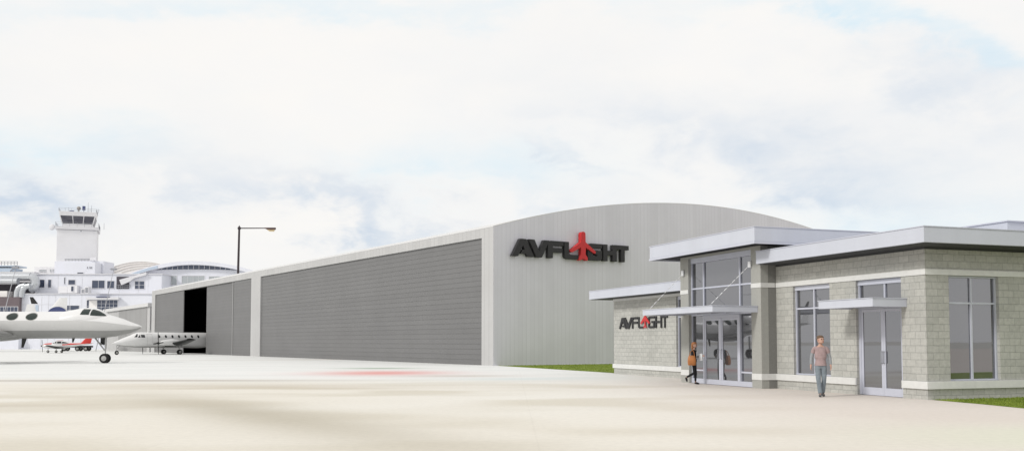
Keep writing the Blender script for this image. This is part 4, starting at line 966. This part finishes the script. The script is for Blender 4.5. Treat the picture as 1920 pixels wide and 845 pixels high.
# ------------------------------------------------------------------ lamp and masts
Yl = 186.0
lp = thing('street_lamp', 'tall dark lamp post with one long arm standing behind the hangar', 'street lamp', (px(443.5, Yl), Yl, 0))
kz = Yl/1820
MB().tube((0,0,0), (.28,0,pz(424, Yl)), .27, .19, 12).obj('pole', M['pole'], lp)
MB().ball((.28,0,pz(427, Yl)), .34).tube((.28,0,pz(424, Yl)), (.28,0,pz(421.5, Yl)), .13, .05).obj('finial', M['pole'], lp)
MB().tube((.28,0,pz(427, Yl)), (6.3,0,pz(426.8, Yl)), .115, .09).obj('arm', M['pole'], lp)
z = pz(426.3, Yl); x0 = 6.0*1.0
MB().loft([[(x0+a, s*wd, z+dz) for s, dz in ((-1,-h),(1,-h),(1,.04),(-1,.04))] for a, wd, h in ((-1.0,.12,.08),(-.3,.32,.33),(.5,.36,.42),(1.15,.34,.36),(1.3,.28,.2))], True, False).obj('lamp_head', mat('lamp_housing', (.10,.065,.06), .5), lp, bevel=.03)
MB().loft([[(x0+a, s*wd, z+dz) for s, dz in ((-1,-h),(1,-h),(1,-.28),(-1,-.28))] for a, wd, h in ((-.35,.22,.34),(.05,.28,.66),(.9,.28,.70),(1.12,.24,.42))], True, False).obj('lens', M['lens'], lp, bevel=.03)
def lightmast(u0, u1, v1, Y, label):
    r = thing('light_mast', label, 'light mast', (px(u0, Y), Y, 0), 0, 'leaning masts in front of the terminal')
    dx = px(u1, Y)-px(u0, Y); zt = pz(v1, Y)
    MB().tube((0,0,0), (dx,0,zt), .075, .05, 8).obj('pole', M['mast'], r)
    MB().box(dx-.45, dx+.45, -.2, .2, zt+.01, zt+.35).box(dx-.7, dx+.7, -.06, .06, zt+.12, zt+.2).obj('lamp_head', M['steel'], r, bevel=.02)
lightmast(-9, 27, 503, 150., 'thin leaning mast at the far left edge, topped by a small lamp head')
lightmast(181, 211, 506, 172., 'thin leaning mast right of the control tower, in front of the strip windows')

# ------------------------------------------------------------------ people
def skin(name, joints, edges, m, parent, root, sub=2, cut=None):
    """joints: key -> (point, rx, ry) ; grown with the Skin modifier and baked to a plain mesh"""
    keys = list(joints); bm = bmesh.new(); lay = bm.verts.layers.skin.verify(); vs = {}
    for k_ in keys:
        p_, *r_ = joints[k_]; v = bm.verts.new(p_); v[lay].radius = (r_[0], r_[1] if len(r_) > 1 else r_[0]); v[lay].use_root = (k_ == root); vs[k_] = v
    for a, b in edges: bm.edges.new((vs[a], vs[b]))
    me = bpy.data.meshes.new(name); bm.to_mesh(me); bm.free()
    o = bpy.data.objects.new(name, me); COL.objects.link(o)
    sk = o.modifiers.new('skin', 'SKIN'); sk.use_smooth_shade = True
    ss = o.modifiers.new('sub', 'SUBSURF'); ss.levels = sub; ss.render_levels = sub
    dg = bpy.context.evaluated_depsgraph_get(); dg.update()
    nm = bpy.data.meshes.new_from_object(o.evaluated_get(dg)); nm.name = name
    if cut is not None:
        bm = bmesh.new(); bm.from_mesh(nm)
        bmesh.ops.bisect_plane(bm, geom=bm.verts[:]+bm.edges[:]+bm.faces[:], plane_co=(0,0,cut), plane_no=(0,0,1), clear_inner=True)
        bm.to_mesh(nm); bm.free()
    o.modifiers.clear(); o.data = nm; nm.materials.clear(); nm.materials.append(m)
    for p_ in nm.polygons: p_.use_smooth = True
    if parent is not None: o.parent = parent
    return o
def chain(*ks): return list(zip(ks, ks[1:]))
def hand(J, E, side, wrist, direction, palm, s=1.):
    """palm, four unequal bent fingers and a thumb beyond the wrist joint"""
    d = Vector(direction).normalized(); n = Vector(palm).normalized(); c = d.cross(n).normalized()
    wv = Vector(J[wrist][0]); P = wv+d*.055*s; J[side+'palm'] = (P, .026*s, .017*s); E.append((wrist, side+'palm'))
    for i, (o_, l) in enumerate(((-.030, .062), (-.010, .074), (.011, .070), (.030, .054))):
        k0 = P+d*.035*s+c*o_*s; k1 = k0+(d*.9+n*.35)*l*.5*s; k2 = k1+(d*.6+n*.75)*l*.45*s
        for q, p_, r_ in (('a', k0, .0095), ('b', k1, .0085), ('c', k2, .007)): J[f'{side}f{i}{q}'] = (p_, r_*s)
        E.extend(chain(side+'palm', f'{side}f{i}a', f'{side}f{i}b', f'{side}f{i}c'))
    t0 = wv+d*.03*s-c*.030*s; t1 = t0+(d*.7-c*.5+n*.3)*.035*s; t2 = t1+(d*.9+n*.3)*.03*s
    for q, p_, r_ in (('a', t0, .012), ('b', t1, .010), ('c', t2, .008)): J[f'{side}t{q}'] = (p_, r_*s)
    E.extend(chain(side+'palm', side+'ta', side+'tb', side+'tc'))
def head_mesh(mb, c, yaw, h=.235):
    """skull with jaw, brow, nose and ears; face towards local -y turned by yaw"""
    rot = Matrix.Rotation(yaw, 3, 'Z'); c = Vector(c); rings = []
    prof = [(-.50,.16,.20,-.16),(-.46,.28,.30,-.14),(-.36,.34,.40,-.09),(-.22,.36,.44,-.05),(-.05,.365,.46,-.02),(.12,.375,.47,.0),(.28,.36,.45,.02),(.40,.29,.36,.03),(.47,.18,.22,.03),(.50,.05,.06,.03)]
    for z_, rx, ry, oy in prof:
        rings.append([c+rot @ Vector((rx*h*math.cos(2*math.pi*i/18), ry*h*math.sin(2*math.pi*i/18)+oy*h, z_*h)) for i in range(18)])
    mb.loft(rings)
    T_ = lambda x, y, z_: c+rot @ Vector((x*h, y*h, z_*h))
    mb.loft([[T_(-.02,-.44,.10), T_(.02,-.44,.10), T_(.02,-.46,.11), T_(-.02,-.46,.11)], [T_(-.055,-.44,-.10), T_(.055,-.44,-.10), T_(.03,-.60,-.08), T_(-.03,-.60,-.08)], [T_(-.04,-.44,-.14), T_(.04,-.44,-.14), T_(.02,-.52,-.13), T_(-.02,-.52,-.13)]])
    for s_ in (-1, 1):
        mb.loft([[T_(s_*(.36+a), -.02+.10*math.cos(t)*k_, -.02+.15*math.sin(t)*k_) for t in [2*math.pi*i/8 for i in range(8)]] for a, k_ in ((0, .7), (.05, 1.), (.08, .6))])
    return T_
def join_body(o, mb, m):
    """weld the head shell into the body's own mesh"""
    h = mb.obj('head_tmp', m); bm = bmesh.new(); bm.from_mesh(o.data); bm.from_mesh(h.data); bm.to_mesh(o.data); bm.free()
    me = h.data; bpy.data.objects.remove(h); bpy.data.meshes.remove(me)
    for p_ in o.data.polygons: p_.use_smooth = True

def person(root, P, look, mats, woman=False, sleeves='long', hair='short'):
    sc = P['s']
    J, E = {}, []
    V = lambda x, y, z_: Vector((x*sc, y*sc, z_*sc))
    w_ = .86 if woman else 1.0
    J['pel'] = (V(0,0,.96), .135*w_*sc, .10*sc); J['waist'] = (V(0,0,1.12), .125*w_*sc*.92, .085*sc); J['chest'] = (V(0,.0,1.32), .16*w_*sc, .105*sc)
    J['col'] = (V(0,.01,1.47), .075*sc, .06*sc); J['neck'] = (V(0,.0,1.55), .052*sc*w_); J['jaw'] = (V(0,-.005,1.62), .055*sc*w_)
    E += chain('pel', 'waist', 'chest', 'col', 'neck', 'jaw')
    for sd_, n_ in ((1, 'L'), (-1, 'R')):
        sh = V(sd_*.185*w_, .01, 1.45); el_, wr = P['arm'+n_]; el_, wr = V(*el_), V(*wr)
        J[n_+'sh'] = (sh, .058*sc*w_); J[n_+'el'] = (el_, .042*sc*w_); J[n_+'wr'] = (wr, .029*sc*w_)
        E.append(('col', n_+'sh')); E += chain(n_+'sh', n_+'el', n_+'wr')
        d = (wr-el_).normalized(); hand(J, E, n_, n_+'wr', d, Vector((-sd_, -.3, 0)), sc)
        hp = V(sd_*.09*w_, 0, .90); kn, an, toe = [V(*q) for q in P['leg'+n_]]
        J[n_+'hp'] = (hp, .088*sc*w_); J[n_+'kn'] = (kn, .056*sc*w_); J[n_+'an'] = (an, .038*sc*w_); J[n_+'toe'] = (toe, .034*sc*w_, .024*sc)
        E.append(('pel', n_+'hp')); E += chain(n_+'hp', n_+'kn', n_+'an', n_+'toe')
    body = skin('body', J, E, mats['skin'], root, 'pel')
    hc = V(0, -.015, 1.715); hm = MB(); T_ = head_mesh(hm, hc, look, .235*sc*(.94 if woman else 1)); join_body(body, hm, mats['skin'])
    g_ = lambda k_, add, mul=1.: (J[k_][0],)+tuple(r_*mul+add*sc for r_ in J[k_][1:])
    sub = lambda ks, add, mul=1.: {k_: g_(k_, add, mul) for k_ in ks}
    # trousers
    JT = sub(['pel', 'Lhp', 'Rhp', 'Lkn', 'Rkn'], .018); JT['waist'] = (V(0,0,1.10), .135*w_*sc, .10*sc)
    for n_ in 'LR':
        a, k_ = J[n_+'an'][0], J[n_+'kn'][0]; JT[n_+'an'] = (a.lerp(k_, -.03 if not woman else .03), (.066 if not woman else .045)*sc)
    skin('trousers', JT, [('waist', 'pel')]+[e_ for n_ in 'LR' for e_ in chain('pel', n_+'hp', n_+'kn', n_+'an')], mats['legs'], root, 'pel')
    # shirt or jacket
    JS = sub(['waist', 'chest'], .030); JS['col'] = (V(0,.01,1.47), .082*sc, .066*sc); JS['hem'] = (V(0,0,.76), .205*w_*sc, .15*sc)
    JS['low'] = (V(0,0,.96), .198*w_*sc, .145*sc); ES = chain('hem', 'low', 'waist', 'chest', 'col')
    for n_ in 'LR':
        JS[n_+'sh'] = g_(n_+'sh', .016); q = J[n_+'sh'][0].lerp(J[n_+'el'][0], .62 if sleeves == 'tee' else 1.0)
        JS[n_+'up'] = (q, .059*sc*w_ if sleeves == 'tee' else .054*sc*w_); ES += chain('col', n_+'sh', n_+'up')
        if sleeves != 'tee':
            JS[n_+'cf'] = (J[n_+'el'][0].lerp(J[n_+'wr'][0], .92), .042*sc*w_); ES.append((n_+'up', n_+'cf'))
    sh_ = skin('shirt', JS, ES, mats['top'], root, 'chest', cut=(.93 if not woman else .98)*sc)
    if sleeves == 'tee':
        for n_ in 'LR':
            JL = {'a': (J[n_+'sh'][0].lerp(J[n_+'el'][0], .3), .056*sc), 'b': (J[n_+'el'][0], .052*sc), 'c': (J[n_+'el'][0].lerp(J[n_+'wr'][0], .93), .040*sc)}
            skin('sleeve', JL, chain('a', 'b', 'c'), mats['sleeve'], root, 'a')
    for n_ in 'LR':
        a, t_ = J[n_+'an'][0], J[n_+'toe'][0]; heel = a+(a-t_)*.28+Vector((0,0,-.03*sc))
        JF = {'h': (heel, .042*sc, .04*sc), 'm': (a.lerp(t_, .35)+Vector((0,0,-.015*sc)), .048*sc, .05*sc), 't': (t_+(t_-a)*.12, .040*sc, .028*sc)}
        skin('shoe', JF, chain('h', 'm', 't'), mats['shoe'], root, 'm')
    # face and hair
    for s_ in (-1, 1): MB().ball(T_(s_*.16, -.425, .04), .016*sc).obj('eye', M['eye'], root)
    MB().ball(T_(0, -.45, -.25), .026*sc, .012*sc, .009*sc).obj('mouth', M['lip'], root)
    hr = MB(); rot = Matrix.Rotation(look, 3, 'Z'); h = .235*sc; rings = []
    for z_, rx, ry, oy in ((-.06,.355,.20,.29),(.08,.40,.36,.14),(.18,.405,.46,.05),(.30,.40,.50,.03),(.42,.34,.43,.03),(.51,.22,.28,.03),(.55,.06,.08,.03)):
        rings.append([hc+rot @ Vector((rx*h*math.cos(2*math.pi*i/18), ry*h*math.sin(2*math.pi*i/18)+oy*h, z_*h)) for i in range(18)])
    hr.loft(rings)
    if hair == 'long':
        rings = []
        for z_, rx, ry, oy in ((.30,.37,.33,.16),(.0,.40,.28,.28),(-.35,.40,.22,.34),(-.75,.34,.17,.33),(-1.05,.20,.12,.28)):
            rings.append([hc+rot @ Vector((rx*h*math.cos(2*math.pi*i/16), ry*h*math.sin(2*math.pi*i/16)+oy*h, z_*h)) for i in range(16)])
        hr.loft(rings)
    hr.obj('hair', mats['hair'], root)
    return J, T_

mn = thing('person', 'man in a pink t-shirt over grey sleeves and jeans walking past the tall window', 'person', (9.3, 29.32, 0), R(-14))
P = dict(s=1.0, armL=((.27,.03,1.17), (.285,-.05,.93)), armR=((-.265,.03,1.17), (-.285,-.02,.93)),
         legL=((.085,-.02,.50), (.055,.12,.10), (.075,-.03,.035)), legR=((-.075,-.09,.50), (-.030,-.14,.085), (-.055,-.30,.035)))
J, T_ = person(mn, P, R(38), dict(skin=M['skin'], top=M['tee'], legs=M['jeans'], shoe=M['shoe'], sleeve=M['sleeve'], hair=M['hairb']), sleeves='tee')
wm = thing('person', 'woman with auburn hair in a black suit striding towards the glass entrance', 'person', (7.06, 37.73, 0), math.atan2(-.30, .95)+R(90))
P = dict(s=.89, armL=((.19,-.06,1.18), (.13,-.30,1.22)), armR=((-.20,.06,1.19), (-.20,-.02,.97)),
         legL=((.08,-.05,.50), (.075,-.04,.09), (.08,-.20,.035)), legR=((-.08,-.02,.50), (-.075,.34,.30), (-.075,.30,.13)))
J, T_ = person(wm, P, R(0), dict(skin=M['skin'], top=M['suit'], legs=M['suit'], shoe=M['suit'], sleeve=M['suit'], hair=M['hairo']), woman=True, hair='long')
MB().box(-.05, .05, -.118, -.085, 1.0, 1.27).obj('blouse', M['white'], wm)
# papers in her hand and the bag on her shoulder are things of their own
wmat = Matrix.Translation(wm.location) @ Matrix.Rotation(wm.rotation_euler[2], 4, 'Z')
pp_ = thing('paper_sheet', 'white sheet of paper held in front by the woman with auburn hair', 'paper', wmat @ Vector((.08, -.26, .92)), wm.rotation_euler[2])
MB().add([(-.02,-.05,0), (.02,.10,.01), (.03,.10,.26), (-.01,-.05,.27), (.005,.03,.135)], [(0,1,4), (1,2,4), (2,3,4), (3,0,4)]).obj('sheet', M['white'], pp_)
bg_ = thing('shoulder_bag', 'large tan leather bag hanging from the shoulder of the woman in black', 'bag', wmat @ Vector((-.27, .05, .74)), wm.rotation_euler[2])
bag = MB(); rings = []
for z_, rx, ry in ((0, .05, .125), (.03, .075, .155), (.15, .085, .165), (.27, .07, .15), (.36, .045, .125), (.38, .03, .10)):
    rings.append([(rx*math.copysign(abs(math.cos(t))**.7, math.cos(t)), ry*math.copysign(abs(math.sin(t))**.7, math.sin(t)), z_) for t in [2*math.pi*i/24 for i in range(24)]])
bag.loft(rings).obj('bag_body', M['bag'], bg_)
MB().path([(.0,-.10,.37), (.045,-.07,.52), (.10,-.02,.585), (.045,.05,.52), (0,.10,.37)], .012, 6).obj('strap', M['bag'], bg_)
